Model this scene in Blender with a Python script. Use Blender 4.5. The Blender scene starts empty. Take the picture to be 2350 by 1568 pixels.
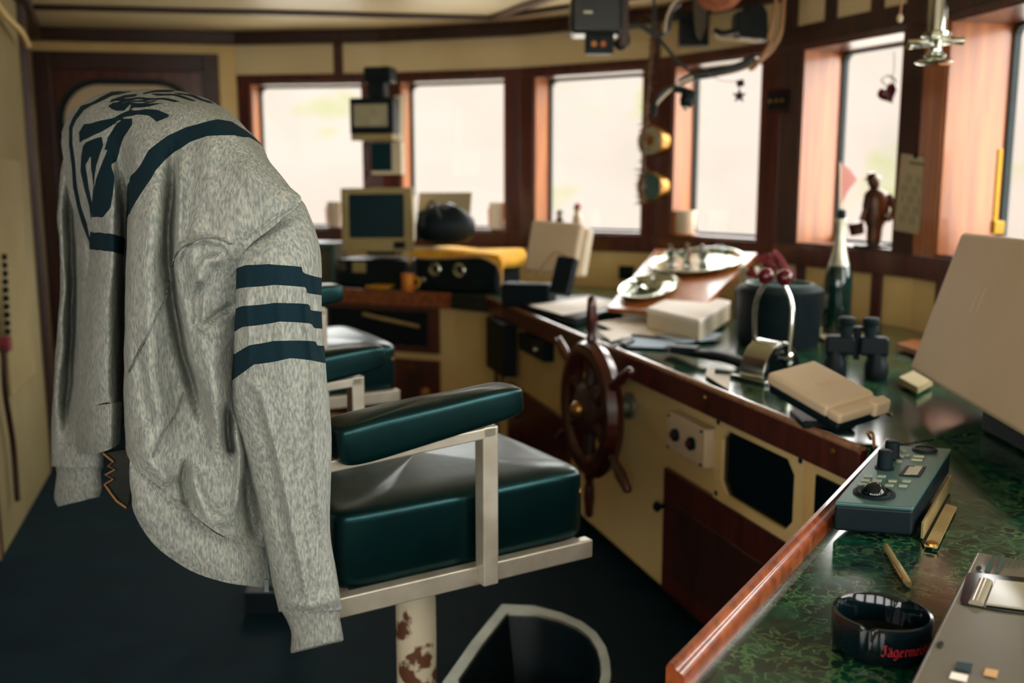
import bpy, math, random
import numpy as np
from mathutils import Vector as V, Matrix

random.seed(7)
rng = np.random.default_rng(7)
scene = bpy.context.scene
COL = scene.collection

# ------------------------------------------------------------------ camera
FPX, PITCH, EYE = 2285.0, math.radians(9.07), V((0, 0, 1.5))
cam_d = bpy.data.cameras.new('camera')
cam_d.sensor_width, cam_d.lens = 36.0, 36.0 * FPX / 2350
cam_d.dof.use_dof, cam_d.dof.focus_distance, cam_d.dof.aperture_fstop = True, 1.62, 2.8
cam = bpy.data.objects.new('camera', cam_d)
COL.objects.link(cam)
cam.location = EYE
cam.rotation_euler = (math.pi / 2 - PITCH, 0, 0)
scene.camera = cam

# ------------------------------------------------------------------ sky and exposure
SKY = 12.0
world = bpy.data.worlds.new('overcast_sky')
scene.world = world
world.use_nodes = True
bg = world.node_tree.nodes['Background']
bg.inputs[0].default_value = (1.0, 0.985, 0.96, 1)
bg.inputs[1].default_value = SKY
scene.view_settings.view_transform = 'Standard'
scene.view_settings.look = 'None'
scene.view_settings.exposure = 0.0
scene.view_settings.gamma = 1.0
scene.view_settings.use_curve_mapping = False
scene.cycles.use_denoising = True
scene.cycles.max_bounces = 10
scene.cycles.diffuse_bounces = 6
scene.cycles.glossy_bounces = 5
scene.cycles.transparent_max_bounces = 12
scene.cycles.sample_clamp_indirect = 6.0
scene.cycles.caustics_reflective = False
scene.cycles.caustics_refractive = False

# ------------------------------------------------------------------ pixel <-> place helpers
_F = V((0, math.cos(PITCH), -math.sin(PITCH)))
_U = V((0, math.sin(PITCH), math.cos(PITCH)))
_R = V((1, 0, 0))


def ray(x, y):
    return _F + _R * ((x - 1175) / FPX) + _U * ((784 - y) / FPX)


def at_z(x, y, z):
    d = ray(x, y)
    return EYE + d * ((z - EYE.z) / d.z)


def at_y(x, y, Y):
    d = ray(x, y)
    return EYE + d * (Y / d.y)


def at_plane(x, y, p0, n):
    d = ray(x, y)
    return EYE + d * ((p0 - EYE).dot(n) / d.dot(n))


# ------------------------------------------------------------------ materials
def lin(c):
    if isinstance(c, str):
        c = tuple(int(c[i:i + 2], 16) / 255 for i in (1, 3, 5))
    return tuple(((v / 12.92) if v <= .04045 else ((v + .055) / 1.055) ** 2.4) for v in c) + (1,)


MATS = {}


def mat(name, c1, rough=.5, metal=0., c2=None, scale=8., stretch=(1, 1, 1), detail=4., bump=0., bscale=None,
        lo=.35, hi=.65, coat=0., spec=.5, coords='Object'):
    m = bpy.data.materials.new(name)
    m.use_nodes = True
    nt = m.node_tree
    b = nt.nodes['Principled BSDF']
    b.inputs['Roughness'].default_value = rough
    b.inputs['Metallic'].default_value = metal
    b.inputs['Specular IOR Level'].default_value = spec
    if coat:
        b.inputs['Coat Weight'].default_value = coat
        b.inputs['Coat Roughness'].default_value = .06
    tc = nt.nodes.new('ShaderNodeTexCoord')
    mp = nt.nodes.new('ShaderNodeMapping')
    mp.inputs['Scale'].default_value = stretch
    nt.links.new(tc.outputs[coords], mp.inputs[0])
    nz = nt.nodes.new('ShaderNodeTexNoise')
    nz.inputs['Scale'].default_value = scale
    nz.inputs['Detail'].default_value = detail
    nt.links.new(mp.outputs[0], nz.inputs['Vector'])
    rp = nt.nodes.new('ShaderNodeValToRGB')
    rp.color_ramp.elements[0].position, rp.color_ramp.elements[1].position = lo, hi
    a = lin(c1)
    rp.color_ramp.elements[0].color = a
    rp.color_ramp.elements[1].color = lin(c2) if c2 else tuple(min(1, v * 1.12) for v in a[:3]) + (1,)
    nt.links.new(nz.outputs[0], rp.inputs[0])
    nt.links.new(rp.outputs[0], b.inputs['Base Color'])
    if bump:
        n2 = nt.nodes.new('ShaderNodeTexNoise')
        n2.inputs['Scale'].default_value = bscale or scale * 4
        n2.inputs['Detail'].default_value = 3
        nt.links.new(mp.outputs[0], n2.inputs['Vector'])
        bp = nt.nodes.new('ShaderNodeBump')
        bp.inputs['Strength'].default_value = bump
        bp.inputs['Distance'].default_value = .004
        nt.links.new(n2.outputs[0], bp.inputs['Height'])
        nt.links.new(bp.outputs[0], b.inputs['Normal'])
    MATS[name] = m
    return m


mat('cream', '#dcbd7c', .55, c2='#e3c88c', scale=3, detail=2, bump=.05)
mat('dimmed_cream', '#8d8058', .6, c2='#978a60', scale=3, detail=2)  # wall cream made darker and duller in colour, in place of dim light
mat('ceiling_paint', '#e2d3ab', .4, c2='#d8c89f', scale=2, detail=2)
mat('mahogany', '#3a1510', .36, c2='#552118', scale=5, stretch=(6, 6, .6), detail=5, bump=.05, coat=.25)
mat('honey_wood', '#84461c', .36, c2='#b26c2f', scale=4, stretch=(7, 7, .5), detail=6, lo=.3, hi=.75, bump=.04, coat=.2)
mat('dark_wood', '#26140f', .45, c2='#3a1d15', scale=5, stretch=(5, 5, .7), bump=.05)
mat('rail_wood', '#642b14', .28, c2='#944c26', scale=9, stretch=(4, 4, 4), detail=6, bump=.08, coat=.4)
mat('highlight_varnish', '#8d6247', .12, c2='#a87a5c', scale=9, stretch=(4, 4, 4), coat=1.)  # paler wood, with the console edge's highlight put into its colour
mat('wheel_wood', '#33100b', .3, c2='#4d1a11', scale=8, coat=.4)
mat('floor_lino', '#071f27', .8, c2='#0a2730', scale=6, bump=.05, spec=.15)
mat('black', '#041216', .5, c2='#06171c', scale=20, bump=.03, spec=.22)
mat('black_gloss', '#030d10', .09, c2='#051216', scale=12, spec=.4)
mat('rubber', '#07181a', .6, c2='#0b2022', scale=15, spec=.25)
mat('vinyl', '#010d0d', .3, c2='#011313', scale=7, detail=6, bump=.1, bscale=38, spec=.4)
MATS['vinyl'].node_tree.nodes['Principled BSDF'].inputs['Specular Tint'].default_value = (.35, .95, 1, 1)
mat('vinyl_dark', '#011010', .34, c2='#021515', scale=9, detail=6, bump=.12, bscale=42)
mat('foam', '#a0713c', .9, c2='#9a6f3e', scale=60, bump=.5)
mat('alu', '#c8c2b2', .36, metal=.55, c2='#b1a894', scale=14, detail=6, bump=.08)
mat('chrome', '#cfd2c8', .12, metal=1., c2='#b9bdb2', scale=6)
mat('brass', '#b88a4a', .3, metal=.85, c2='#8e6430', scale=10)
mat('grey_metal', '#8c8f80', .4, metal=.7, c2='#787c70', scale=10)
mat('rust_paint', '#c6bca0', .6, c2='#5a3520', scale=16, detail=8, lo=.52, hi=.58, bump=.25)
mat('cover_plastic', '#c9b596', .5, c2='#c2ad8d', scale=3, bump=.04)
mat('white_plastic', '#d8ccb2', .45, c2='#d2c4a8', scale=4)
mat('beige_plastic', '#a39468', .5, c2='#978859', scale=4)
mat('crt_glass', '#0a3238', .3, c2='#082a30', scale=2, spec=.2)
mat('paper', '#f3ece2', .8, c2='#ece4d8', scale=3)
mat('paper_blue', '#b3c6d8', .8, c2='#a3b8cc', scale=3)
mat('calendar_paper', '#a89a7a', .8, c2='#9f9171', scale=3)
mat('ink', '#26443c', .7)
mat('yellow_cloth', '#e3ab14', .85, c2='#d99c1e', scale=12, bump=.2)
mat('cloth_lining', '#cfa877', .85, c2='#c0925f', scale=10, bump=.2)
mat('yellow_paint', '#d9a520', .45, c2='#cc971a', scale=6)
mat('orange_paint', '#b5521c', .5, c2='#d08a22', scale=14)
mat('red_plastic', '#5c0d18', .25, c2='#450a13', scale=8, spec=.6)
mat('red_cloth', '#83202a', .8, c2='#5c141c', scale=40, bump=.3)
mat('bronze', '#5c3a1e', .35, metal=.5, c2='#2c2016', scale=25, detail=6)
mat('silver', '#c4c8b4', .22, metal=.9, c2='#a5aa96', scale=12)
mat('foil', '#c9c8b4', .3, metal=.6, c2='#a9ab98', scale=18, bump=.2)
mat('bottle_glass', '#0c2c26', .08, c2='#0a241f', scale=4, spec=.7)
mat('face_plate', '#3d5f5b', .35, c2='#466a65', scale=6, metal=.2)
mat('key_cap', '#8a927e', .5, c2='#7b846f', scale=12)
mat('lcd', '#a9a58a', .4, c2='#98957b', scale=12)
mat('gold_metal', '#c9b683', .3, metal=.6, c2='#b29c68', scale=14)
mat('device_grey', '#575345', .3, c2='#615c4d', scale=5, coat=.2)
mat('glossy_lid', '#8d8771', .12, c2='#7f7965', scale=4, spec=.6)
mat('print_red', '#a5202a', .4)
mat('pink_sheet', '#d79a90', .6, c2='#cc8a80', scale=5)
mat('garland', '#4a3420', .8, c2='#6a5030', scale=30)
mat('wicker', '#b9744f', .7, c2='#9c5c3c', scale=25)
mat('cable_black', '#101c20', .5)
mat('cable_tan', '#9b7550', .55)
mat('cable_white', '#cfc3ae', .5)
mat('olive_frame', '#4a4632', .45, c2='#3e3c2c', scale=8)
mat('quay_stone', '#b9b3a8', .9, c2='#aca69b', scale=.4)
mat('zip_teeth', '#6d7a80', .4, metal=.5)


def hillside_mat():
    m = mat('hillside_soil', '#59534f', .95, c2='#55504b', scale=.11, detail=6, lo=.42, hi=.62)
    nt = m.node_tree
    b = nt.nodes['Principled BSDF']
    b.inputs['Specular IOR Level'].default_value = .1
    old = b.inputs['Base Color'].links[0].from_socket
    tc = [n for n in nt.nodes if n.type == 'TEX_COORD'][0]
    nz = nt.nodes.new('ShaderNodeTexNoise')
    nz.inputs['Scale'].default_value = .16
    nz.inputs['Detail'].default_value = 5
    nt.links.new(tc.outputs['Object'], nz.inputs['Vector'])
    rp = nt.nodes.new('ShaderNodeValToRGB')
    rp.color_ramp.elements[0].position, rp.color_ramp.elements[1].position = .58, .68
    nt.links.new(nz.outputs[0], rp.inputs[0])
    mx = nt.nodes.new('ShaderNodeMix')
    mx.data_type = 'RGBA'
    nt.links.new(rp.outputs[0], mx.inputs[0])
    nt.links.new(old, mx.inputs[6])
    mx.inputs[7].default_value = lin('#4c4f33')
    nt.links.new(mx.outputs[2], b.inputs['Base Color'])


hillside_mat()


def glass_mat(name, tint, refl):
    m = bpy.data.materials.new(name)
    m.use_nodes = True
    nt = m.node_tree
    nt.nodes.clear()
    out = nt.nodes.new('ShaderNodeOutputMaterial')
    tr = nt.nodes.new('ShaderNodeBsdfTransparent')
    tr.inputs[0].default_value = tint
    gl = nt.nodes.new('ShaderNodeBsdfGlossy')
    gl.inputs['Roughness'].default_value = .03
    lw = nt.nodes.new('ShaderNodeLayerWeight')       # same on both faces of the thin pane
    lw.inputs[0].default_value = .5
    pw = nt.nodes.new('ShaderNodeMath'); pw.operation = 'POWER'; pw.inputs[1].default_value = 4
    fr = nt.nodes.new('ShaderNodeMath'); fr.operation = 'MULTIPLY_ADD'
    fr.inputs[1].default_value, fr.inputs[2].default_value = .7, refl
    nt.links.new(lw.outputs['Facing'], pw.inputs[0])
    nt.links.new(pw.outputs[0], fr.inputs[0])
    mx = nt.nodes.new('ShaderNodeMixShader')
    nt.links.new(fr.outputs[0], mx.inputs[0])
    nt.links.new(tr.outputs[0], mx.inputs[1])
    nt.links.new(gl.outputs[0], mx.inputs[2])
    nt.links.new(mx.outputs[0], out.inputs[0])
    MATS[name] = m


glass_mat('window_glass', (.97, .97, .96, 1), .02)
glass_mat('clear_glass', (.8, .85, .82, 1), .06)


def marble_mat():
    m = mat('green_marble', '#041a17', .12, c2='#0f4a38', scale=18, detail=8, lo=.4, hi=.72, spec=.55)
    nt = m.node_tree
    b = nt.nodes['Principled BSDF']
    old = b.inputs['Base Color'].links[0].from_socket
    tc = [n for n in nt.nodes if n.type == 'TEX_COORD'][0]
    nz = nt.nodes.new('ShaderNodeTexNoise')
    nz.inputs['Scale'].default_value = 48
    nz.inputs['Detail'].default_value = 8
    nz.inputs['Distortion'].default_value = .5
    nt.links.new(tc.outputs['Object'], nz.inputs['Vector'])
    # thin veins where the noise crosses its mid value
    s = nt.nodes.new('ShaderNodeMath'); s.operation = 'SUBTRACT'; s.inputs[1].default_value = .5
    a = nt.nodes.new('ShaderNodeMath'); a.operation = 'ABSOLUTE'
    r = nt.nodes.new('ShaderNodeMapRange')
    r.inputs[1].default_value, r.inputs[2].default_value = .0, .06
    r.inputs[3].default_value, r.inputs[4].default_value = 1., 0.
    nt.links.new(nz.outputs[0], s.inputs[0]); nt.links.new(s.outputs[0], a.inputs[0]); nt.links.new(a.outputs[0], r.inputs[0])
    n2 = nt.nodes.new('ShaderNodeTexNoise')
    n2.inputs['Scale'].default_value = 11
    n2.inputs['Detail'].default_value = 5
    nt.links.new(tc.outputs['Object'], n2.inputs['Vector'])
    r2 = nt.nodes.new('ShaderNodeMapRange')
    r2.inputs[1].default_value, r2.inputs[2].default_value = .28, .6
    nt.links.new(n2.outputs[0], r2.inputs[0])
    mu = nt.nodes.new('ShaderNodeMath'); mu.operation = 'MULTIPLY'
    nt.links.new(r.outputs[0], mu.inputs[0]); nt.links.new(r2.outputs[0], mu.inputs[1])
    mx = nt.nodes.new('ShaderNodeMix'); mx.data_type = 'RGBA'
    nt.links.new(mu.outputs[0], mx.inputs[0]); nt.links.new(old, mx.inputs[6])
    mx.inputs[7].default_value = lin('#4c7148')
    nt.links.new(mx.outputs[2], b.inputs['Base Color'])


marble_mat()


def fleece_mat(name, rib=False):
    """Heather grey sweat-shirt cloth; the float attribute 'ink' (cm outside the print) turns it dark teal; 'rib' knits fine ribs along UV.x."""
    m = mat(name, '#717975', .95, c2='#a3a49a', scale=260, stretch=(1, 1, .3), detail=5, lo=.36, hi=.66, bump=.25, bscale=260, spec=.2)
    nt = m.node_tree
    b = nt.nodes['Principled BSDF']
    b.inputs['Sheen Weight'].default_value = .0
    if rib:
        bp = [n for n in nt.nodes if n.type == 'BUMP'][0]
        uv = nt.nodes.new('ShaderNodeUVMap')
        wv = nt.nodes.new('ShaderNodeTexWave')
        wv.inputs['Scale'].default_value = 8
        nt.links.new(uv.outputs[0], wv.inputs['Vector'])
        nt.links.new(wv.outputs[1], bp.inputs['Height'])
        bp.inputs['Distance'].default_value = .0016
        bp.inputs['Strength'].default_value = .6
        return
    old = b.inputs['Base Color'].links[0].from_socket
    at = nt.nodes.new('ShaderNodeAttribute')
    at.attribute_name = 'ink'
    r = nt.nodes.new('ShaderNodeMapRange')
    r.inputs[1].default_value, r.inputs[2].default_value = -.35, .35
    r.inputs[3].default_value, r.inputs[4].default_value = 1., 0.
    nt.links.new(at.outputs['Fac'], r.inputs[0])
    mx = nt.nodes.new('ShaderNodeMix'); mx.data_type = 'RGBA'
    nt.links.new(r.outputs[0], mx.inputs[0]); nt.links.new(old, mx.inputs[6])
    mx.inputs[7].default_value = lin('#08222a')
    nt.links.new(mx.outputs[2], b.inputs['Base Color'])


fleece_mat('fleece')
fleece_mat('fleece_rib', True)


# ------------------------------------------------------------------ mesh helpers
class MB:
    def __init__(self):
        self.v, self.f = [], []

    def add(self, verts, faces):
        n = len(self.v)
        self.v += [tuple(p) for p in verts]
        self.f += [tuple(i + n for i in q) for q in faces]
        return self

    def obox(self, c, ax, ay, az):
        c, ax, ay, az = V(c), V(ax), V(ay), V(az)
        if ax.cross(ay).dot(az) < 0:
            ax = -ax
        p = [c + ax * i + ay * j + az * k for k in (-1, 1) for j in (-1, 1) for i in (-1, 1)]
        return self.add(p, [(0, 2, 3, 1), (4, 5, 7, 6), (0, 1, 5, 4), (2, 6, 7, 3), (0, 4, 6, 2), (1, 3, 7, 5)])

    def box(self, c, s, rz=0.):
        co, si = math.cos(rz), math.sin(rz)
        return self.obox(c, V((co, si, 0)) * s[0] / 2, V((-si, co, 0)) * s[1] / 2, V((0, 0, s[2] / 2)))

    def prism(self, pts, ext):
        pts = [V(p) for p in pts]
        e = V(ext)
        n = len(pts)
        nr = V((0, 0, 0))
        for i in range(n):
            nr += (pts[i] - pts[0]).cross(pts[(i + 1) % n] - pts[0])
        if nr.dot(e) > 0:
            pts = pts[::-1]
        fs = [tuple(range(n)), tuple(range(2 * n - 1, n - 1, -1))]
        fs += [(i, i + n, (i + 1) % n + n, (i + 1) % n)[::-1] if False else ((i + 1) % n, i, i + n, (i + 1) % n + n) for i in range(n)]
        return self.add(pts + [p + e for p in pts], fs)

    def tube(self, path, r, n=10, closed=False, caps=True, flat=None):
        path = [V(p) for p in path]
        m = len(path)
        rs = r if isinstance(r, (list, tuple)) else [r] * m
        tang = []
        for i in range(m):
            a = path[i - 1] if (i > 0 or closed) else path[i]
            b = path[(i + 1) % m] if (i < m - 1 or closed) else path[i]
            t = (b - a)
            tang.append(t.normalized() if t.length > 1e-9 else V((0, 0, 1)))
        up = V((0, 0, 1)) if abs(tang[0].z) < .9 else V((1, 0, 0))
        x = tang[0].cross(up).normalized()
        vs, fs = [], []
        for i in range(m):
            x = (x - tang[i] * x.dot(tang[i]))
            x = x.normalized() if x.length > 1e-6 else tang[i].orthogonal().normalized()
            y = tang[i].cross(x)
            for k in range(n):
                a = 2 * math.pi * k / n
                vs.append(path[i] + (x * math.cos(a) + y * math.sin(a) * (flat or 1)) * rs[i])
        for i in range(m if closed else m - 1):
            j = (i + 1) % m
            for k in range(n):
                l = (k + 1) % n
                fs.append((i * n + k, i * n + l, j * n + l, j * n + k))
        if caps and not closed:
            fs.append(tuple(range(n))[::-1])
            fs.append(tuple((m - 1) * n + k for k in range(n)))
        return self.add(vs, fs)

    def lathe(self, prof, o, axis=(0, 0, 1), n=28, caps=True):
        ax = V(axis).normalized()
        x = ax.orthogonal().normalized()
        y = ax.cross(x)
        o = V(o)
        vs, fs = [], []
        m = len(prof)
        for (r, z) in prof:
            for k in range(n):
                a = 2 * math.pi * k / n
                vs.append(o + ax * z + (x * math.cos(a) + y * math.sin(a)) * max(r, 1e-4))
        for i in range(m - 1):
            for k in range(n):
                l = (k + 1) % n
                fs.append((i * n + k, i * n + l, (i + 1) * n + l, (i + 1) * n + k))
        if caps:
            fs.append(tuple(range(n))[::-1])
            fs.append(tuple((m - 1) * n + k for k in range(n)))
        return self.add(vs, fs)

    def ball(self, c, r, n=16, sc=(1, 1, 1)):
        c = V(c)
        vs, fs = [], []
        m = n // 2
        for i in range(m + 1):
            t = math.pi * i / m
            for k in range(n):
                a = 2 * math.pi * k / n
                s = max(math.sin(t), 1e-4)
                vs.append(c + V((s * math.cos(a) * sc[0], s * math.sin(a) * sc[1], math.cos(t) * sc[2])) * r)
        for i in range(m):
            for k in range(n):
                l = (k + 1) % n
                fs.append((i * n + k, (i + 1) * n + k, (i + 1) * n + l, i * n + l))
        return self.add(vs, fs)

    def ring(self, outer, inner, ext):
        """Flat ring between two loops of equal length, thickened by ext."""
        e = V(ext)
        n = len(outer)
        o, i = [V(p) for p in outer], [V(p) for p in inner]
        vs = o + i + [p + e for p in o] + [p + e for p in i]
        fs = []
        for k in range(n):
            l = (k + 1) % n
            fs += [(k, l, n + l, n + k), (2 * n + k, 3 * n + k, 3 * n + l, 2 * n + l),
                   (k, 2 * n + k, 2 * n + l, l), (n + k, n + l, 3 * n + l, 3 * n + k)]
        return self.add(vs, fs)

    def grid(self, rows, wrap=False):
        m, n = len(rows), len(rows[0])
        vs = [p for r in rows for p in r]
        fs = []
        for i in range(m - 1):
            for k in range(n if wrap else n - 1):
                l = (k + 1) % n
                fs.append((i * n + k, i * n + l, (i + 1) * n + l, (i + 1) * n + k))
        return self.add(vs, fs)

    def build(self, name, m, parent=None, smooth=False, bevel=0., seg=2, sub=0, recalc=False):
        me = bpy.data.meshes.new(name)
        me.from_pydata(self.v, [], self.f)
        me.validate()
        if recalc:
            import bmesh
            bm = bmesh.new(); bm.from_mesh(me)
            bmesh.ops.recalc_face_normals(bm, faces=bm.faces)
            bm.to_mesh(me); bm.free()
        me.materials.append(MATS[m])
        o = bpy.data.objects.new(name, me)
        COL.objects.link(o)
        if parent is not None:
            o.parent = parent
            if parent.type == 'EMPTY':
                o.matrix_parent_inverse = Matrix.Translation(-V(parent.location))
        if smooth or bevel:
            me.shade_smooth()
        if bevel:
            b = o.modifiers.new('bevel', 'BEVEL')
            b.width, b.segments, b.limit_method, b.harden_normals = bevel, seg, 'ANGLE', True
            b.angle_limit = math.radians(35)
        elif smooth:
            me.set_sharp_from_angle(angle=math.radians(48))
        if sub:
            s = o.modifiers.new('sub', 'SUBSURF')
            s.levels = s.render_levels = sub
        return o


def tag(o, label, cat, group=None):
    o['label'], o['category'] = label, cat
    if group:
        o['group'] = group
    return o


def thing(name, label, cat, loc=(0, 0, 0), group=None):
    o = bpy.data.objects.new(name, None)
    o.empty_display_size = .05
    COL.objects.link(o)
    o.location = loc
    return tag(o, label, cat, group)


def struct(o):
    o['kind'] = 'structure'
    return o


def set_base(o, z):
    """Put a thing's root at height z without moving its parts."""
    o.location.z = z
    for c in o.children:
        c.matrix_parent_inverse = Matrix.Translation(-V(o.location))


def sroot(name, loc=(0, 0, 0)):
    o = bpy.data.objects.new(name, None)
    COL.objects.link(o)
    o.location = loc
    return struct(o)


def rrect(w, h, r, k=6):
    """Rounded rectangle loop, centred, counter-clockwise: list of (x, y)."""
    out = []
    for (sx, sy, a0) in ((1, 1, 0), (-1, 1, 90), (-1, -1, 180), (1, -1, 270)):
        for i in range(k + 1):
            a = math.radians(a0 + 90 * i / k)
            out.append((sx * (w / 2 - r) + r * math.cos(a), sy * (h / 2 - r) + r * math.sin(a)))
    return out


def bez(pts, n=8):
    """Catmull-Rom through points."""
    pts = [V(p) for p in pts]
    P = [pts[0] * 2 - pts[1]] + pts + [pts[-1] * 2 - pts[-2]]
    out = []
    for i in range(1, len(P) - 2):
        for k in range(n):
            t = k / n
            a, b, c, d = P[i - 1], P[i], P[i + 1], P[i + 2]
            out.append(.5 * ((2 * b) + (c - a) * t + (2 * a - 5 * b + 4 * c - d) * t * t + (3 * b - a - 3 * c + d) * t ** 3))
    out.append(pts[-1])
    return out


# ------------------------------------------------------------------ the wheelhouse shell
Z_DESK, Z_SILL, Z_HEAD, Z_TOP, Z_CEIL = .89, 1.2, 2.135, 2.37, 2.45


def P2(px, Y):
    p = at_y(px, 419, Y)
    return V((p.x, p.y, 0))


W = [P2(555, 6.62), P2(880, 6.5), P2(1196, 6.2), P2(1509, 5.72), P2(1788, 5.04), P2(2110, 4.22)]
W.append(V((W[5].x + .17, 3.28, 0)))
D0, L1, L2 = V((-3.0, 6.42, 0)), V((-2.43, 5.08, 0)), V((-2.06, 3.83, 0))
XR, XL, YB = W[6].x, -2.2, -1.7
OPEN = [(583, 838), (922, 1161), (1226, 1476), (1543, 1744), (1833, 2061), (2160, 2440)]
JAMB = [.14, .14, .17, .16, .24, .28]
T = .2


def side(a, b):
    d = (b - a).normalized()
    return d, V((d.y, -d.x, 0)) * -1  # along, outward (room on the right hand of travel a->b)


def seg_hit(px, a, b):
    """Where the sight line at pixel column px (eye level) crosses the plan line a-b, as distance from a."""
    d = (b - a).normalized()
    r = ray(px, 419)
    r = V((r.x, r.y, 0))
    n = V((-d.y, d.x, 0))
    t = a.dot(n) / r.dot(n)
    return (r * t - a).dot(d)


def wall_piece(mb, a, d, o, s0, s1, z0, z1, t0, t1):
    mb.obox(a + d * ((s0 + s1) / 2) + o * ((t0 + t1) / 2) + V((0, 0, (z0 + z1) / 2)), d * ((s1 - s0) / 2), o * ((t1 - t0) / 2), V((0, 0, (z1 - z0) / 2)))


def bow_window(i, name_wall, a, b, s0, s1, depth, post_mat, low_mat='cream', head_mat='cream', z0=Z_SILL, z1=Z_HEAD, win=None, portal=True):
    d, o = side(a, b)
    L = (b - a).length
    # the wall body, four solid pieces round the opening
    mb = MB()
    t1 = depth + .03
    wall_piece(mb, a, d, o, -.02, L + .02, 0, z0, 0, t1)
    wall_piece(mb, a, d, o, -.02, L + .02, z1, Z_CEIL + .02, 0, t1)
    wall_piece(mb, a, d, o, -.02, s0, z0, z1, 0, t1)
    wall_piece(mb, a, d, o, s1, L + .02, z0, z1, 0, t1)
    w = struct(mb.build(name_wall, low_mat))
    if True:
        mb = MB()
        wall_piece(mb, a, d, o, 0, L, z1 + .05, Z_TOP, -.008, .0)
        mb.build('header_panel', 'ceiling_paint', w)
    # timber boards on its inner face
    for nm, q in (('post_board', (0, s0, z0 - .02, z1 + .02)), ('post_board', (s1, L, z0 - .02, z1 + .02)), ('header_board', (0, L, z1, z1 + .05)), ('sill_board', (0, L, z0 - .1, z0))):
        mb = MB()
        pr = .014 if 'post' in nm else .02
        wall_piece(mb, a, d, o, q[0], q[1], q[2], q[3], -pr, 0)
        mb.build(nm, post_mat if 'post' in nm else 'mahogany', w, bevel=.004)
    # the window: jamb linings, olive frame with rounded corners, rubber gasket, pane
    wn = sroot('window_%d' % win, a + d * ((s0 + s1) / 2) + o * depth + V((0, 0, z0)))
    j = .012
    for nm, q in (('jamb', (s0, s0 + j, z0, z1)), ('jamb', (s1 - j, s1, z0, z1)), ('head_lining', (s0, s1, z1 - j, z1)), ('sill_lining', (s0, s1, z0, z0 + j))):
        mb = MB()
        wall_piece(mb, a, d, o, q[0], q[1], q[2], q[3], -.005, depth)
        mb.build(nm, 'honey_wood' if nm == 'jamb' else 'mahogany', wn)
    c = a + d * ((s0 + s1) / 2) + V((0, 0, (z0 + z1) / 2)) + o * (depth - .01)
    Wd, H = s1 - s0, z1 - z0
    P = lambda x, y: c + d * x + V((0, 0, y))
    out = [P(*q) for q in rrect(Wd, H, .002)]
    mid = [P(*q) for q in rrect(Wd - .03, H - .03, .05)]
    inn = [P(*q) for q in rrect(Wd - .05, H - .05, .042)]
    MB().ring(out, mid, o * .03).build('window_frame', 'olive_frame', wn)
    MB().ring([p - o * .006 for p in mid], [p - o * .006 for p in inn], o * .03).build('gasket', 'rubber', wn)
    g = MB().prism([p + o * .012 for p in mid], o * .005)
    g.build('pane', 'window_glass', wn)
    if portal:
        ld = bpy.data.lights.new('window_portal', 'AREA')
        ld.shape, ld.size, ld.size_y = 'RECTANGLE', Wd, H
        ld.cycles.is_portal = True
        lo = bpy.data.objects.new('window_portal', ld)
        COL.objects.link(lo)
        lo.matrix_world = Matrix((d.to_4d(), V((0, 0, 1, 0)), (d.cross(V((0, 0, 1)))).to_4d(), (0, 0, 0, 1))).transposed()
        zax = lo.matrix_world.to_3x3() @ V((0, 0, -1))
        if zax.dot(o) > 0:
            lo.matrix_world = Matrix(((-d).to_4d(), V((0, 0, 1, 0)), ((-d).cross(V((0, 0, 1)))).to_4d(), (0, 0, 0, 1))).transposed()
        lo.matrix_world.translation = c + o * .06
    return w, d, o


fac = []
names = ['wall_front_1', 'wall_front_2', 'wall_front_3', 'wall_front_4', 'wall_right_1', 'wall_right_2']
for i in range(6):
    a, b = W[i], W[i + 1]
    s0, s1 = seg_hit(OPEN[i][0], a, b), seg_hit(OPEN[i][1], a, b)
    s1 = min(s1, (b - a).length - .04)
    pm = 'mahogany' if i < 4 else ('dark_wood' if i == 4 else 'honey_wood')
    fac.append(bow_window(i, names[i], a, b, s0, s1, JAMB[i], pm, low_mat='cream', win=i + 1))
# header battens and the framed locker fronts over the starboard window
for px, i in ((785, 0), (1500, 2)):
    d, o = fac[i][1], fac[i][2]
    mb = MB()
    s = seg_hit(px, W[i], W[i + 1])
    wall_piece(mb, W[i], d, o, s - .03, s + .03, Z_HEAD + .05, Z_TOP, -.018, 0)
    mb.build('batten', 'mahogany', fac[i][0], bevel=.003)
for i in (4, 5):
    d, o, Lf = fac[i][1], fac[i][2], (W[i + 1] - W[i]).length
    for (s0, s1) in ((0, .1), (.34 * Lf, .34 * Lf + .06), (.66 * Lf, .66 * Lf + .06), (Lf - .1, Lf)):
        mb = MB()
        wall_piece(mb, W[i], d, o, s0, s1, Z_HEAD + .075, Z_TOP, -.03, 0)
        mb.build('header_stile', 'dark_wood', fac[i][0], bevel=.003)
    mb = MB()
    wall_piece(mb, W[i], d, o, 0, Lf, Z_HEAD + .01, Z_HEAD + .1, -.032, 0)
    mb.build('header_rail', 'dark_wood', fac[i][0], bevel=.003)
    for f in (.22, .5, .78):
        mb = MB()
        wall_piece(mb, W[i], d, o, f * Lf - .03, f * Lf + .03, Z_DESK, Z_SILL - .07, -.014, 0)
        mb.build('wall_batten', 'mahogany', fac[i][0], bevel=.003)

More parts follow.
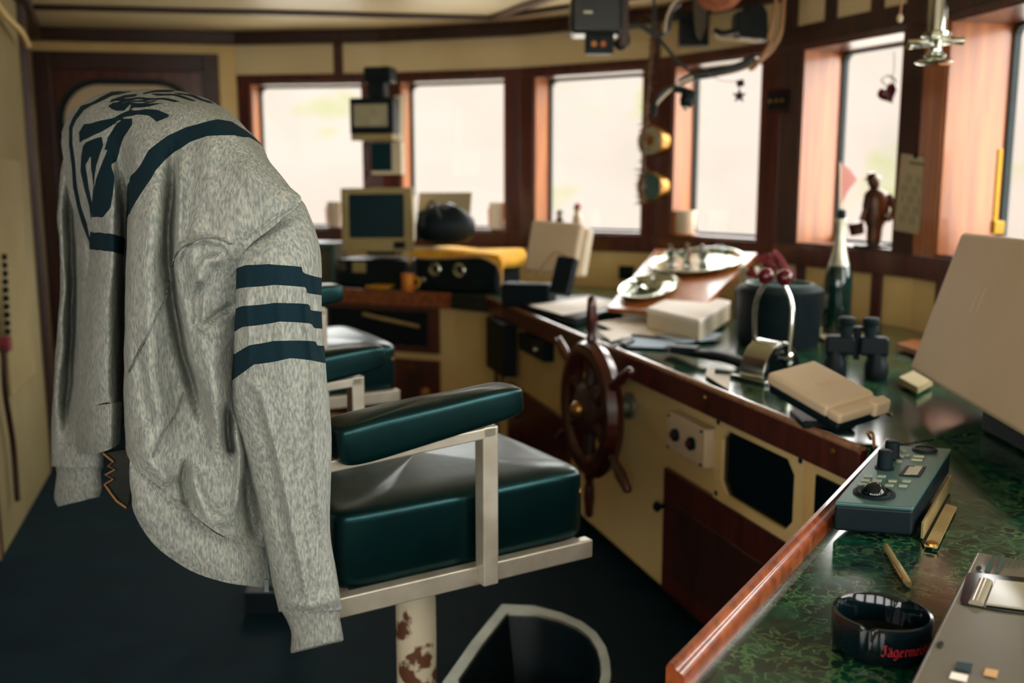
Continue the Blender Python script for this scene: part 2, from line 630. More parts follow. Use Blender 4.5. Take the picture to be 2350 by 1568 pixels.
# starboard side, aft bulkhead and port side: out of frame, with the windows that light the room
q0 = W[6]
side_windows = [(V((XR, W[6].y, 0)), V((XR, 1.75, 0)), 7, 'wall_right_3'), (V((XR, 1.75, 0)), V((XR, .3, 0)), 8, 'wall_right_4'), (V((XR, .3, 0)), V((XR, YB, 0)), 9, 'wall_right_5'),
                (V((XR, YB, 0)), V((.4, YB, 0)), 10, 'wall_back_1'), (V((.4, YB, 0)), V((-.9, YB, 0)), 11, 'wall_back_2'), (V((-.9, YB, 0)), V((XL, YB, 0)), 12, 'wall_back_3'),
                (V((XL, YB, 0)), V((XL, .1, 0)), 13, 'wall_left_1')]
for (a, b, wn, nm) in side_windows:
    L = (b - a).length
    bow_window(0, nm, a, b, .14, L - .14, .12, 'mahogany', win=wn, z1=Z_HEAD)
# port side forward: plain bulkhead, then the wing with the switch strip, then the door wall
for (a, b, nm, mt) in ((V((XL, .1, 0)), L2, 'wall_left_3', 'mahogany'), (L2, L1, 'wall_left_4', 'dimmed_cream'), (L1, D0, 'wall_left_5', 'dimmed_cream'), (D0, W[0], 'wall_left_6', 'cream')):
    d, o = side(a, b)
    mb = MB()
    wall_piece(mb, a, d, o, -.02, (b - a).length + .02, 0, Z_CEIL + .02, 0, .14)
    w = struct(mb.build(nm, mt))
    if nm == 'wall_left_5':
        mb = MB()
        wall_piece(mb, a, d, o, -.02, .3, 0, Z_TOP, -.03, 0)
        mb.build('corner_batten', 'dark_wood', w, bevel=.004)
    if nm == 'wall_left_6':
        door_wall, dd, do = w, d, o

# floor, ceiling with its battens and the dark cornice
room = [V((XL, YB, 0)), L2, L1, D0, W[0], W[1], W[2], W[3], W[4], W[5], W[6], V((XR, YB, 0))]
cen = V((-.3, 2.5, 0))
big = [p + (p - cen).normalized() * .12 for p in room]
struct(MB().prism([p - V((0, 0, .06)) for p in big], V((0, 0, .06))).build('floor', 'floor_lino'))
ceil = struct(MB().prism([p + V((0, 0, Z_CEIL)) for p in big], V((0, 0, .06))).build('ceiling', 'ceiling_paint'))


def strip(a, b, w, h, name, m, parent=None):
    a, b = V(a), V(b)
    d = (b - a).normalized()
    n = V((-d.y, d.x, 0)).normalized()
    mb = MB().obox((a + b) / 2, (b - a) / 2, n * w / 2, V((0, 0, h / 2)))
    return mb.build(name, m, parent, bevel=.003)


zb = Z_CEIL - .012
b0, b1, b2, b3 = at_z(-160, 11, zb), at_z(1130, 42, zb), at_z(1262, -2, zb), at_z(1500, -90, zb)
strip(b0, b1, .05, .024, 'ceiling_batten', 'dark_wood', ceil)
strip(b1, b3, .05, .024, 'ceiling_batten', 'mahogany', ceil)
e1 = at_z(1760, 60, zb)
strip(b1, V((1.1, 4.9, zb)), .04, .02, 'ceiling_batten', 'dark_wood', ceil)
for k in range(3):
    p = at_z(120 + 420 * k, 52 + 6 * k, zb)
    MB().lathe([(.012, 0), (.009, -.006), (.001, -.008)], p + V((0, 0, .012)), n=10).build('screw_cap', 'ceiling_paint', ceil, smooth=True)
ring_pts = [L2, L1, D0] + W
for i in range(len(ring_pts) - 1):
    a, b = ring_pts[i], ring_pts[i + 1]
    d, o = side(a, b)
    mb = MB()
    wall_piece(mb, a, d, o, -.01, (b - a).length + .01, Z_TOP, Z_CEIL - .001, -.06, .0)
    struct(mb.build('trim_%d' % (i + 1), 'dark_wood', bevel=.006))


# ------------------------------------------------------------------ outside: quay and pale hillside across the harbour
struct(MB().prism([(-90, -60, -2.6), (90, -60, -2.6), (90, 90, -2.6), (-90, 90, -2.6)], (0, 0, -.5)).build('quay_ground', 'quay_stone'))
rows = []
for (r, z) in ((42, -2.7), (44, -1.2), (50, 2.5), (60, 9), (72, 16), (80, 17)):
    row = []
    for k in range(61):
        a = math.radians(-75 + 165 * k / 60)
        rr = r + 1.5 * math.sin(5 * a + r) + rng.normal(0, .5)
        row.append(V((rr * math.sin(a), rr * math.cos(a), z + (rng.normal(0, .4) if z > 0 else 0))))
    rows.append(row)
hb = MB().grid(rows)
hb.f = [q[::-1] for q in hb.f]
struct(hb.build('hillside', 'hillside_soil', smooth=True))

# ------------------------------------------------------------------ the door in the port corner
s0, s1 = seg_hit(99, D0, W[0]), seg_hit(514, D0, W[0])
dr = sroot('door_1', D0 + dd * ((s0 + s1) / 2))
for q in ((s0, s0 + .1, 0, 2.31), (s1 - .1, s1, 0, 2.31), (s0 + .1, s1 - .1, 2.2, 2.31)):
    mb = MB(); wall_piece(mb, D0, dd, do, q[0], q[1], q[2], q[3], -.045, 0); mb.build('door_frame', 'dark_wood', dr, bevel=.006)
mb = MB(); wall_piece(mb, D0, dd, do, s0 + .1, s1 - .1, .02, 2.2, -.022, 0); mb.build('door_leaf', 'mahogany', dr)
dc = D0 + dd * ((s0 + s1) / 2) - do * .024 + V((0, 0, 1.62))
DP = lambda x, y: dc + dd * x + V((0, 0, y))
MB().ring([DP(*q) for q in rrect(.86, 1.05, .26, 10)], [DP(*q) for q in rrect(.79, .98, .225, 10)], do * -.025).build('window_gasket', 'rubber', dr)
MB().prism([DP(*q) + do * .004 for q in rrect(.79, .98, .225, 10)], do * -.006).build('door_pane', 'cover_plastic', dr)
mb = MB().lathe([(.02, 0), (.02, .03), (.012, .035), (.012, .06), (.028, .07), (.028, .085), (.01, .095)], D0 + dd * (s1 - .17) - do * .022 + V((0, 0, 1.05)), -do, n=16)
mb.build('door_knob', 'brass', dr, smooth=True)

# ------------------------------------------------------------------ desks
A, B = V((-.118, 5.384, 0)), V((.83, 2.25, 0))
cd = (B - A).normalized()
nb = V((-cd.y, cd.x, 0))                      # into the console
FA, FB = V((-1.80, 6.17, 0)), V((-.33, 5.557, 0))
fd = (FB - FA).normalized()
fb = V((-fd.y, fd.x, 0))
N1, NM, NB = V((.215, 1.14, 0)), V((.6, 1.76, 0)), V((.87, 2.2, 0))
SPL = V((XR - .02, 2.72, 0))


def Zs(pts, z):
    return [V((p.x, p.y, z)) for p in pts]


def ins(p, k=.03):
    return p + (V((0.2, 3.5, 0)) - p).normalized() * k


back = [ins(W[6]), ins(W[5]), ins(W[4]), ins(W[3]), ins(W[2]), ins(W[1]), ins(W[0]), V((-1.8, 6.56, 0))]
wt = thing('console_worktop', 'green marbled worktop of the long helm console under the windows', 'worktop', (.4, 4.2, .85))
MB().prism(Zs([FA, FB, A, B, SPL] + back, .85), (0, 0, .0385)).build('top_slab', 'green_marble', wt, bevel=.002)
for (a, b, m, nm) in ((A, B, 'mahogany', 'edge_board'), (FA, FB, 'rail_wood', 'edge_board'), (FB, A, 'vinyl_dark', 'corner_edge')):
    d = (b - a).normalized(); n = V((-d.y, d.x, 0))
    MB().obox((a + b) / 2 - n * .012 + V((0, 0, .845)), d * ((b - a).length / 2), n * .013, V((0, 0, .045))).build(nm, m, wt, bevel=.006)
MB().tube([A - nb * .018 + V((0, 0, .8855)), B - nb * .018 + V((0, 0, .8855))], .011, n=12).build('highlight_bead', 'highlight_varnish', wt, smooth=True)  # added pale bead that draws the highlight along the rounded edge
for px, py in ((1617, 912), (1911, 1036)):
    p = at_plane(px, py, A - nb * .026, nb)
    MB().lathe([(.008, 0), (.007, .003), (.001, .004)], p, -nb, n=12).build('screw', 'brass', wt, smooth=True)

A2, B2 = A + nb * .03, B + nb * .03
cab = thing('helm_console', 'cream painted helm console with brown doors below the long worktop', 'cabinet', (.5, 3.8, 0))
A3 = A2
MB().prism(Zs([A3, B2 + cd * -.02, V((XR - .05, 2.7, 0)), ins(W[6], .06), ins(W[5], .06), ins(W[4], .06), ins(W[3], .06), V((.3, 5.75, 0))], .09), (0, 0, .758)).build('carcass', 'cream', cab)
MB().prism(Zs([A3 + nb * .06, B2 + nb * .06, V((XR - .1, 2.75, 0)), V((.9, 5.0, 0))], 0), (0, 0, .09)).build('plinth', 'black', cab)


def face_box(org, d, n, x0, y0, x1, y1, out, name, m, parent, bevel=.004, sunk=.0, H=None):
    """A box on a vertical face (org, along d, n into the body) spanned by two photo corners, standing out by `out`."""
    p, q = at_plane(x0, y0, org, n), at_plane(x1, y1, org, n)
    c = (p + q) / 2
    hs = abs((q - p).dot(d)) / 2
    hz = H / 2 if H else abs(q.z - p.z) / 2
    return MB().obox(c - n * (out / 2 - sunk), d * hs, n * (out / 2), V((0, 0, hz))).build(name, m, parent, bevel=bevel), c, hs, hz


def face_sz(org, d, n, s0, s1, z0, z1, out, name, m, parent, bevel=.004):
    c = org + d * ((s0 + s1) / 2) - n * out / 2 + V((0, 0, (z0 + z1) / 2))
    return MB().obox(c, d * ((s1 - s0) / 2), n * (out / 2), V((0, 0, (z1 - z0) / 2))).build(name, m, parent, bevel=bevel)


def s_at(px, py, org=None, d=None, n=None):
    org, d, n = org or A2, d or cd, n or nb
    return (at_plane(px, py, org, n) - org).dot(d)


sd0, sd1 = s_at(1172, 930), s_at(1312, 1000)
d1 = face_sz(A2, cd, nb, sd0, sd1, .1, .47, .02, 'door', 'mahogany', cab)
sd2, sd3 = s_at(1532, 1200), s_at(1532, 1200) + .85
d2 = face_sz(A2, cd, nb, sd2, sd3, .1, .535, .02, 'door', 'mahogany', cab)
face_sz(A2 - nb * .018, cd, nb, sd2 + .09, sd3 - .09, .1 + .07, .535 - .1, .008, 'door_panel', 'dark_wood', d2)
kp = A2 + cd * (sd2 + .012) - nb * .02 + V((0, 0, .40))
MB().lathe([(.009, 0), (.009, .015), (.018, .022), (.018, .032), (.008, .04)], kp, -nb, n=14).build('knob', 'black', d2, smooth=True)
face_sz(A2, cd, nb, 0, .06, .1, .8, .012, 'corner_post', 'mahogany', cab)

# instrument panels let into the console face
ip = thing('instrument_panel', 'cream framed black screen panel with corner screws on the console front', 'panel')
fr, c, hs, hz = face_box(A2, cd, nb, 1652, 1052, 1858, 1120, .018, 'frame', 'cream', ip)
bpy.data.objects.remove(fr)
sa, sb = s_at(1652, 1080), s_at(1860, 1130)
pc = A2 + cd * ((sa + sb) / 2) - nb * .0 + V((0, 0, .669))
ip.location = pc - V((0, 0, .14))
hw = (sb - sa) / 2
FP = lambda x, y, t=0: pc + cd * x + V((0, 0, y)) - nb * t
oct_ = lambda w, h, c: [(w / 2, -h / 2 + c), (w / 2, h / 2 - c), (w / 2 - c, h / 2), (-w / 2 + c, h / 2), (-w / 2, h / 2 - c), (-w / 2, -h / 2 + c), (-w / 2 + c, -h / 2), (w / 2 - c, -h / 2)]
oo = [(hw, -.128), (hw, .13), (hw - .002, .132), (-hw + .002, .132), (-hw, .13), (-hw, -.128), (-hw + .002, -.13), (hw - .002, -.13)]
MB().ring([FP(*q, .001) for q in oo], [FP(*q, .001) for q in oct_(2 * hw - .09, .2, .035)], -nb * .02).build('frame', 'cream', ip)
MB().prism([FP(*q, .001) for q in oct_(2 * hw - .088, .202, .035)], -nb * .009).build('screen', 'black_gloss', ip)
for sx in (-1, 1):
    for sz in (-1, 1):
        MB().lathe([(.009, 0), (.008, .004), (.001, .005)], FP(sx * (hw - .02), sz * .112, .02), -nb, n=10).build('screw', 'black', ip, smooth=True)
ip2 = thing('instrument_panel', 'black screen panel on the console front, half hidden by the near counter', 'panel', B2)
sc = s_at(1888, 1100)
ip2.location = A2 + cd * (sc + .1) + V((0, 0, .55))
face_sz(A2 - nb * .0015, cd, nb, sc - .025, sc + .235, .545, .79, .016, 'frame', 'cream', ip2)
face_sz(A2 - nb * .014, cd, nb, sc, sc + .21, .57, .765, .01, 'screen', 'black_gloss', ip2)

jb = thing('junction_box', 'cream junction box with two dark red push buttons beside the wheel', 'switch box')
_, c, hs, hz = face_box(A2 - nb * .0015, cd, nb, 1560, 983, 1650, 1030, .05, 'box_body', 'cover_plastic', jb, bevel=.006, H=.125)
jb.location = c
for k in range(len(jb.children)):
    jb.children[k].matrix_parent_inverse = Matrix.Translation(-V(jb.location))
for k, px in enumerate((-1, 1)):
    p = c - nb * .05 + cd * (px * hs * .42) + V((0, 0, .0))
    MB().lathe([(.021, 0), (.021, .012), (.016, .016)], p, -nb, n=20).build('button_ring', 'black', jb, smooth=True)
    MB().lathe([(.012, .012), (.012, .02), (.006, .024)], p, -nb, n=16).build('push_button', 'red_plastic', jb, smooth=True)
for sx in (-1, 1):
    for sz in (-1, 1):
        MB().lathe([(.006, 0), (.005, .004)], c - nb * .05 + cd * sx * hs * .85 + V((0, 0, sz * hz * .85)), -nb, n=8).build('screw', 'black', jb)

tb = thing('control_box', 'black box with a small silver latch on the console by the wheel', 'box')
_, c, hs, hz = face_box(A2 - nb * .0015, cd, nb, 1212, 783, 1272, 808, .05, 'box_body', 'black', tb, bevel=.005, H=.085)
tb.location = c
tb.children[0].matrix_parent_inverse = Matrix.Translation(-c)
MB().lathe([(.014, 0), (.012, .012), (.004, .016)], c - nb * .05 + cd * hs * .45, -nb, n=12).build('latch', 'silver', tb, smooth=True)
vb = thing('speaker_box', 'tall black box at the inner corner of the console front', 'box')
_, c, hs, hz = face_box(A2 - nb * .0215, cd, nb, 1144, 776, 1186, 812, .07, 'box_body', 'black', vb, bevel=.006, H=.27)
vb.location = c
vb.children[0].matrix_parent_inverse = Matrix.Translation(-c)
MB().tube(bez([c - nb * .03 + V((0, 0, -hz)), c - nb * .03 + cd * .05 + V((0, 0, -hz - .12)), c - nb * .01 + cd * .2 + V((0, 0, -hz - .2))]), .008, n=8).build('lead', 'cable_black', vb, smooth=True)

# far desk under the forward windows
F2 = FA + fb * .03
fdk = thing('chart_desk', 'cream and brown desk with drawers below the forward windows', 'desk', (-.9, 6.0, 0))
MB().prism(Zs([F2, FB + fb * .03, A2 + V((.02, .02, 0)), V((.25, 5.8, 0)), ins(W[2], .06), ins(W[1], .06), V((-1.78, 6.5, 0))], .09), (0, 0, .758)).build('carcass', 'cream', fdk)
MB().prism(Zs([F2 + fb * .06, FB + fb * .09, V((.1, 5.8, 0)), V((-1.7, 6.45, 0))], 0), (0, 0, .09)).build('plinth', 'black', fdk)
fs = lambda px, py: (at_plane(px, py, F2, fb) - F2).dot(fd)
drw = face_sz(F2, fd, fb, fs(690, 740), fs(1010, 740), .53, .8, .02, 'drawer', 'mahogany', fdk)
face_sz(F2 - fb * .018, fd, fb, fs(760, 740), fs(985, 740), .57, .77, .006, 'drawer_recess', 'black', drw)
hp = [F2 - fb * .03 + fd * fs(840, 740) + V((0, 0, .74)), F2 - fb * .05 + fd * fs(880, 740) + V((0, 0, .725)), F2 - fb * .03 + fd * fs(968, 740) + V((0, 0, .685))]
MB().tube(bez(hp, 5), .012, n=8).build('drawer_pull', 'gold_metal', drw, smooth=True)
ld = face_sz(F2, fd, fb, fs(690, 740), fs(1010, 740), .12, .49, .02, 'door', 'mahogany', fdk)
MB().lathe([(.03, 0), (.03, .006), (.012, .01), (.012, .02), (.018, .03), (.01, .036)], F2 - fb * .02 + fd * fs(978, 740) + V((0, 0, .3)), -fb, n=14).build('door_knob', 'brass', ld, smooth=True)
face_sz(F2 - fb * .018, fd, fb, fs(930, 740), fs(968, 740), .2, .42, .006, 'door_label', 'dark_wood', ld)

# near counter
nc = thing('near_counter', 'green marbled counter with a raised varnished wooden lip in the foreground', 'counter', (1.0, 1.6, 0))
poly = [NB, NM, N1, V((.48, .78, 0)), V((XR - .02, .78, 0)), SPL - V((0, .012, 0)), B + V((.012, -.005, 0))]
MB().prism(Zs(poly, .85), (0, 0, .0385)).build('top_slab', 'green_marble', nc, bevel=.002)
bd = [V((.95, 2.22, 0)), V((.68, 1.76, 0)), V((.34, 1.2, 0)), V((.55, .86, 0)), V((XR - .05, .86, 0)), V((XR - .05, 2.65, 0))]
MB().prism(Zs(bd, 0.0), (0, 0, .85)).build('cabinet_body', 'mahogany', nc)
prof = [(.004, -.03), (-.014, -.03), (-.02, -.02), (-.02, .028), (-.017, .034), (-.010, .034), (-.008, .028), (-.004, .026), (.002, .023), (.004, .018), (.004, 0)]
lip = []
for p, t in ((NB, (NM - NB)), (NM, (N1 - NB)), (N1 + (N1 - NM).normalized() * .02, (N1 - NM))):
    t = t.normalized(); n = V((-t.y, t.x, 0))   # into counter
    if n.dot(V((1, 0, 0))) < 0:
        n = -n
    lip.append([p + n * x + V((0, 0, .89 + z)) for x, z in prof])
mb = MB().grid([r + [r[0]] for r in lip])
mb.f.append(tuple(range(len(prof) + 1))[:-1]); k = 2 * (len(prof) + 1)
mb.f.append(tuple(k + i for i in range(len(prof)))[::-1])
mb.build('lip', 'rail_wood', nc, smooth=True, recalc=True)

# ------------------------------------------------------------------ helm chairs (built round their own pedestal, +x forward, +y away)
def sup(mb, c, s, e=.28, n=40, tilt=0., taper=0., wr=0., seed=0):
    """Rounded box (superellipsoid) of size s, tapered along x, optional top wrinkles."""
    c = V(c)
    def pw(v):
        return math.copysign(abs(v) ** e, v)
    rows = []
    m = n // 2
    R = Matrix.Rotation(tilt, 3, 'Y')
    for i in range(m + 1):
        t = -math.pi / 2 + math.pi * i / m
        row = []
        for k in range(n):
            a = 2 * math.pi * k / n
            x, y, z = pw(math.cos(t)) * pw(math.cos(a)), pw(math.cos(t)) * pw(math.sin(a)), pw(math.sin(t))
            f = 1 + taper * x
            p = V((x * s[0] / 2, y * s[1] / 2 * f, z * s[2] / 2 * f))
            if wr and z > 0:
                g = z ** 3
                p.z += wr * g * (math.sin(7 * x + 3 * y + seed) * .22 + math.sin(9 * y - 5 * x + seed) * .18 + (1 - x * x) * (1 - y * y) * 1.5 - .7 * math.exp(-((y + .35 - .5 * x) / .1) ** 2) * (1 - x * x))
            row.append(c + R @ p)
        rows.append(row)
    return mb.grid(rows, wrap=True)


def sq_tube(mb, a, b, w, h, up=(0, 0, 1)):
    a, b, up = V(a), V(b), V(up)
    d = (b - a).normalized()
    n = d.cross(up).normalized()
    u = n.cross(d)
    return mb.obox((a + b) / 2, (b - a) / 2, n * w / 2, u * h / 2)


def make_chair():
    r = thing('helm_chair', 'green vinyl helm chair with a grey sweatshirt over its back', 'chair', (0, 0, 0), 'green vinyl helm chairs')
    MB().lathe([(.13, 0), (.13, .012), (.09, .03), (.06, .05)], (0, 0, 0), n=32).build('base_plate', 'grey_metal', r, smooth=True)
    MB().lathe([(.047, .03), (.047, .6), (.05, .6), (.05, .64), (.047, .64), (.047, .665)], (0, 0, 0), n=28).build('pedestal', 'rust_paint', r, smooth=True)
    MB().box((0, 0, .655), (.3, .3, .02)).build('swivel_plate', 'black', r, bevel=.004)
    zr, hx, hy = .695, .3, .27
    for y in (-hy, hy):
        o = sq_tube(MB(), (-hx - .02, y, zr), (hx, y, zr), .03, .042).build('side_rail', 'alu', r, bevel=.004)
    for x in (-hx + .02, hx - .035):
        sq_tube(MB(), (x, -hy + .015, zr), (x, hy - .015, zr), .03, .036).build('cross_rail', 'alu', r, bevel=.003)
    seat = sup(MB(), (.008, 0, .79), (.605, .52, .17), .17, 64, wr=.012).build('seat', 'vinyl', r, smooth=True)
    ang = []
    for i in range(5):
        ang.append(V((.291 - .004 * (i % 2), -.243 + .004 * (i % 3), .735 + .028 * i)))
    MB().tube(ang, [.003, .006, .005, .007, .004], n=6).build('torn_foam', 'foam', seat, smooth=True)
    back = MB()
    sup(back, (-.40, .02, 1.19), (.10, .44, .72), .4, 40, tilt=math.radians(-9))
    back.build('backrest', 'vinyl_dark', r, smooth=True)
    for y in (-.2, .2):
        sq_tube(MB(), (-.29, y, .69), (-.345, y, 1.0), .03, .02, (1, 0, 0)).build('back_bracket', 'alu', r, bevel=.003)
    for y, s in ((-.295, -1), (.325, 1)):
        dx = 0 if s < 0 else -.02
        arm = sq_tube(MB(), (-.33, y, .985), (.035 + dx, y, 1.005), .036, .024)
        sq_tube(arm, (.02 + dx, y, .68), (.02 + dx, y, 1.017), .036, .036, (1, 0, 0))
        arm.build('arm_frame', 'alu', r, bevel=.004)
        pad = MB()
        sup(pad, (-.11 + dx, y, 1.045), (.41, .095, .075), .3, 48, tilt=math.radians(-6), taper=-.16, wr=.004)
        pad.build('arm_pad', 'vinyl', r, smooth=True)
    return r


chair = make_chair()
CH_O, CH_A = V((-.225, 2.2, 0)), math.radians(32)


def dup(root, loc, rz):
    r = root.copy(); COL.objects.link(r)
    r.location, r.rotation_euler = loc, (0, 0, rz)
    for ch in list(root.children):
        c = ch.copy(); COL.objects.link(c); c.parent = r; c.matrix_parent_inverse = Matrix()
        for g in ch.children:
            e = g.copy(); COL.objects.link(e); e.parent = c; e.matrix_parent_inverse = Matrix()
    return r


ch2 = dup(chair, V((-.785, 3.46, .08)), math.radians(29))
MB().prism([(-.94, 3.31, 0), (-.63, 3.31, 0), (-.63, 3.61, 0), (-.94, 3.61, 0)], (0, 0, .079)).build('floor_riser', 'black', None)
bpy.data.objects['floor_riser'].parent = ch2
bpy.data.objects['floor_riser'].matrix_parent_inverse = (Matrix.Translation(ch2.location) @ Matrix.Rotation(math.radians(29), 4, 'Z')).inverted()
ch2['label'] = 'green vinyl helm chair standing empty behind the sweatshirt chair'
# grey metal bin with a flat back, open at the top
rim = [at_z(x, y, .3) for x, y in ((1010, 1568), (1080, 1470), (1150, 1385), (1225, 1388), (1290, 1405), (1337, 1425), (1370, 1450), (1392, 1482), (1402, 1515), (1405, 1550))] + [V((.22, 2.14, .3)), V((.12, 2.06, .3)), V((-.02, 2.05, .3)), V((-.15, 2.12, .3))]
bc0 = sum(rim, V((0, 0, 0))) / len(rim)
bn_ = thing('waste_bin', 'grey metal waste bin with a wide rim under the chair front', 'bin', V((bc0.x, bc0.y, 0)))
rim_s = []
for k in range(len(rim)):
    a_, b_ = rim[k], rim[(k + 1) % len(rim)]
    rim_s += [a_, (a_ + b_) / 2]
sc_in = lambda f, z: [V((bc0.x + (q.x - bc0.x) * f, bc0.y + (q.y - bc0.y) * f, z)) for q in rim_s]
MB().grid([sc_in(.66, .0), sc_in(.97, .27), sc_in(.97, .288)], wrap=True).build('bin_wall', 'olive_frame', bn_, smooth=True)
MB().grid([sc_in(.98, .282), sc_in(1.0, .292), sc_in(.98, .3), sc_in(.84, .297), sc_in(.82, .285)], wrap=True).build('rim', 'grey_metal', bn_, smooth=True)
MB().grid([sc_in(.825, .29), sc_in(.7, .16), sc_in(.6, .012), sc_in(.02, .012)], wrap=True).build('shaded_inside', 'black', bn_, smooth=True)  # inner wall coloured black so the inside of the bin reads shaded
chair.location, chair.rotation_euler = CH_O, (0, 0, CH_A)

# ------------------------------------------------------------------ steering wheel
WC = V((.315, 3.56, .685)) - nb * .03
wh = thing('steering_wheel', 'dark varnished ship steering wheel with turned handles', 'steering wheel', WC)
ax = -nb
WP = lambda r, a, t=0: WC + (cd * math.cos(a) + V((0, 0, 1)) * math.sin(a)) * r + ax * t
ringv = []
for k in range(48):
    a = 2 * math.pi * k / 48
    ringv.append([WP(r, a, t) for r, t in ((.165, -.02), (.17, .02), (.2, .034), (.24, .03), (.255, .0), (.24, -.03), (.19, -.034))])
ringv.append(ringv[0])
MB().grid(ringv, wrap=True).build('rim', 'wheel_wood', wh, smooth=True)
MB().lathe([(.095, -.035), (.095, .028), (.075, .04), (.035, .045)], WC, ax, n=28).build('hub', 'dark_wood', wh, smooth=True)
MB().lathe([(.03, .045), (.03, .06), (.018, .072), (.004, .076)], WC, ax, n=20).build('hub_cap', 'brass', wh, smooth=True)
MB().lathe([(.03, 0), (.03, .14), (.05, .145), (.05, .16)], WC, -ax, n=16).build('shaft', 'grey_metal', wh, smooth=True)
for k in range(6):
    a = math.radians(90 + 60 * k)
    MB().tube([WP(.06, a), WP(.1, a), WP(.13, a), WP(.16, a), WP(.205, a)], [.02, .026, .02, .026, .022], n=12).build('spoke', 'dark_wood', wh, smooth=True)
    MB().tube([WP(.24, a), WP(.26, a), WP(.275, a), WP(.30, a), WP(.34, a), WP(.38, a), WP(.405, a), WP(.415, a)], [.017, .02, .014, .019, .021, .017, .016, .006], n=12).build('handle', 'wheel_wood', wh, smooth=True)

# ------------------------------------------------------------------ grey sweatshirt hung over the near chair
def cr1(P, t):
    """Catmull-Rom along axis 0 of array P at fractional indices t."""
    n = len(P)
    i = np.clip(np.floor(t).astype(int), 0, n - 2)
    f = (t - i).reshape((-1,) + (1,) * (P.ndim - 1))
    E_ = np.concatenate([[2 * P[0] - P[1]], P, [2 * P[-1] - P[-2]]])
    a, b, c, d = E_[i], E_[i + 1], E_[i + 2], E_[i + 3]
    return .5 * (2 * b + (c - a) * f + (2 * a - 5 * b + 4 * c - d) * f ** 2 + (3 * b - a - 3 * c + d) * f ** 3)


def net(ctrl, nr, ncol):
    """Dense (nr x ncol x 3) surface of (px, py, Y) through a control net."""
    P = np.array(ctrl, float)
    P = cr1(P, np.linspace(0, P.shape[0] - 1, nr))
    P = np.swapaxes(P, 0, 1)
    P = cr1(P, np.linspace(0, P.shape[0] - 1, ncol))
    return np.swapaxes(P, 0, 1)


def to_world(G):
    x, y, Y = G[..., 0], G[..., 1], G[..., 2]
    cp, sp = math.cos(PITCH), math.sin(PITCH)
    dx, du = (x - 1175) / FPX, (784 - y) / FPX
    dy, dz = cp + du * sp, -sp + du * cp
    t = Y / dy
    return np.stack([dx * t, Y, 1.5 + dz * t], -1)


def seg_dist(x, y, pl):
    """Distance and position (0..1) of points to a polyline."""
    pl = np.array(pl, float)
    best = np.full(x.shape, 1e9); pos = np.zeros(x.shape)
    m = len(pl) - 1
    for i in range(m):
        a, b = pl[i], pl[i + 1]
        d = b - a
        t = np.clip(((x - a[0]) * d[0] + (y - a[1]) * d[1]) / max(d @ d, 1e-9), 0, 1)
        q = np.hypot(x - a[0] - d[0] * t, y - a[1] - d[1] * t)
        w = q < best
        best = np.where(w, q, best); pos = np.where(w, (i + t) / m, pos)
    return best, pos


def fold(G, strokes):
    x, y = G[..., 0], G[..., 1]
    for pl, w, amp in strokes:
        q, s = seg_dist(x, y, pl)
        taper = np.clip(np.minimum(s, 1 - s) * 5 + .15, 0, 1)
        G[..., 2] -= amp * np.exp(-(q / w) ** 2) * taper
    return G


def poly_sd(x, y, poly):
    """Signed distance to a polygon, negative inside (pixels)."""
    pl = np.array(poly + [poly[0]], float)
    q, _ = seg_dist(x, y, pl)
    ins_ = np.zeros(x.shape, bool)
    for i in range(len(pl) - 1):
        (x0, y0), (x1, y1) = pl[i], pl[i + 1]
        c = ((y0 > y) != (y1 > y)) & (x < (x1 - x0) * (y - y0) / (y1 - y0 + 1e-12) + x0)
        ins_ ^= c
    return np.where(ins_, -q, q)


def c1(pts):
    return [(a / 2.8, b / 2.8) for a, b in pts]


def c2(pts):
    return [(100 + a / 2.1778, 180 + b / 2.1778) for a, b in pts]


PRINT = [c1([(815, 1400), (818, 1190), (840, 1140), (900, 1060), (960, 965), (1080, 872), (1200, 815), (1400, 768), (1490, 780), (1560, 830), (1620, 870), (1700, 955), (1660, 925), (1600, 885), (1500, 865), (1330, 880), (1220, 910), (1130, 970), (1060, 1030), (1000, 1100), (975, 1150), (920, 1230), (870, 1300), (835, 1370)]),
         c1([(505, 920), (505, 850), (540, 800), (640, 780), (740, 755), (830, 710), (930, 700), (1020, 705), (1070, 725), (1097, 745), (1005, 778), (960, 745), (880, 735), (800, 755), (730, 800), (640, 855), (540, 900)]),
         c1([(850, 760), (850, 800), (800, 880), (770, 960), (750, 1040), (715, 1060), (735, 1140), (725, 1230), (710, 1340), (655, 1398), (595, 1395), (600, 1260), (620, 1150), (650, 1060), (690, 960), (665, 970), (690, 880), (740, 810), (790, 770)]),
         c1([(520, 1000), (530, 940), (560, 910), (650, 880), (660, 930), (640, 990), (620, 1060), (610, 1120), (605, 1270), (590, 1420), (575, 1330), (545, 1230), (520, 1100)]),
         c2([(232, 768), (330, 775), (408, 797), (405, 885), (320, 862), (225, 856)]),
         c1([(680, 682), (760, 662), (900, 660), (1050, 664), (950, 684), (860, 690), (820, 715), (760, 714), (720, 702)])]
HOLES = [c1([(548, 1060), (585, 1000), (582, 1080), (602, 1200), (592, 1300), (565, 1200)]), c1([(755, 850), (715, 910), (725, 890), (745, 858)]),
         c1([(800, 714), (838, 672), (846, 672), (824, 716)])]
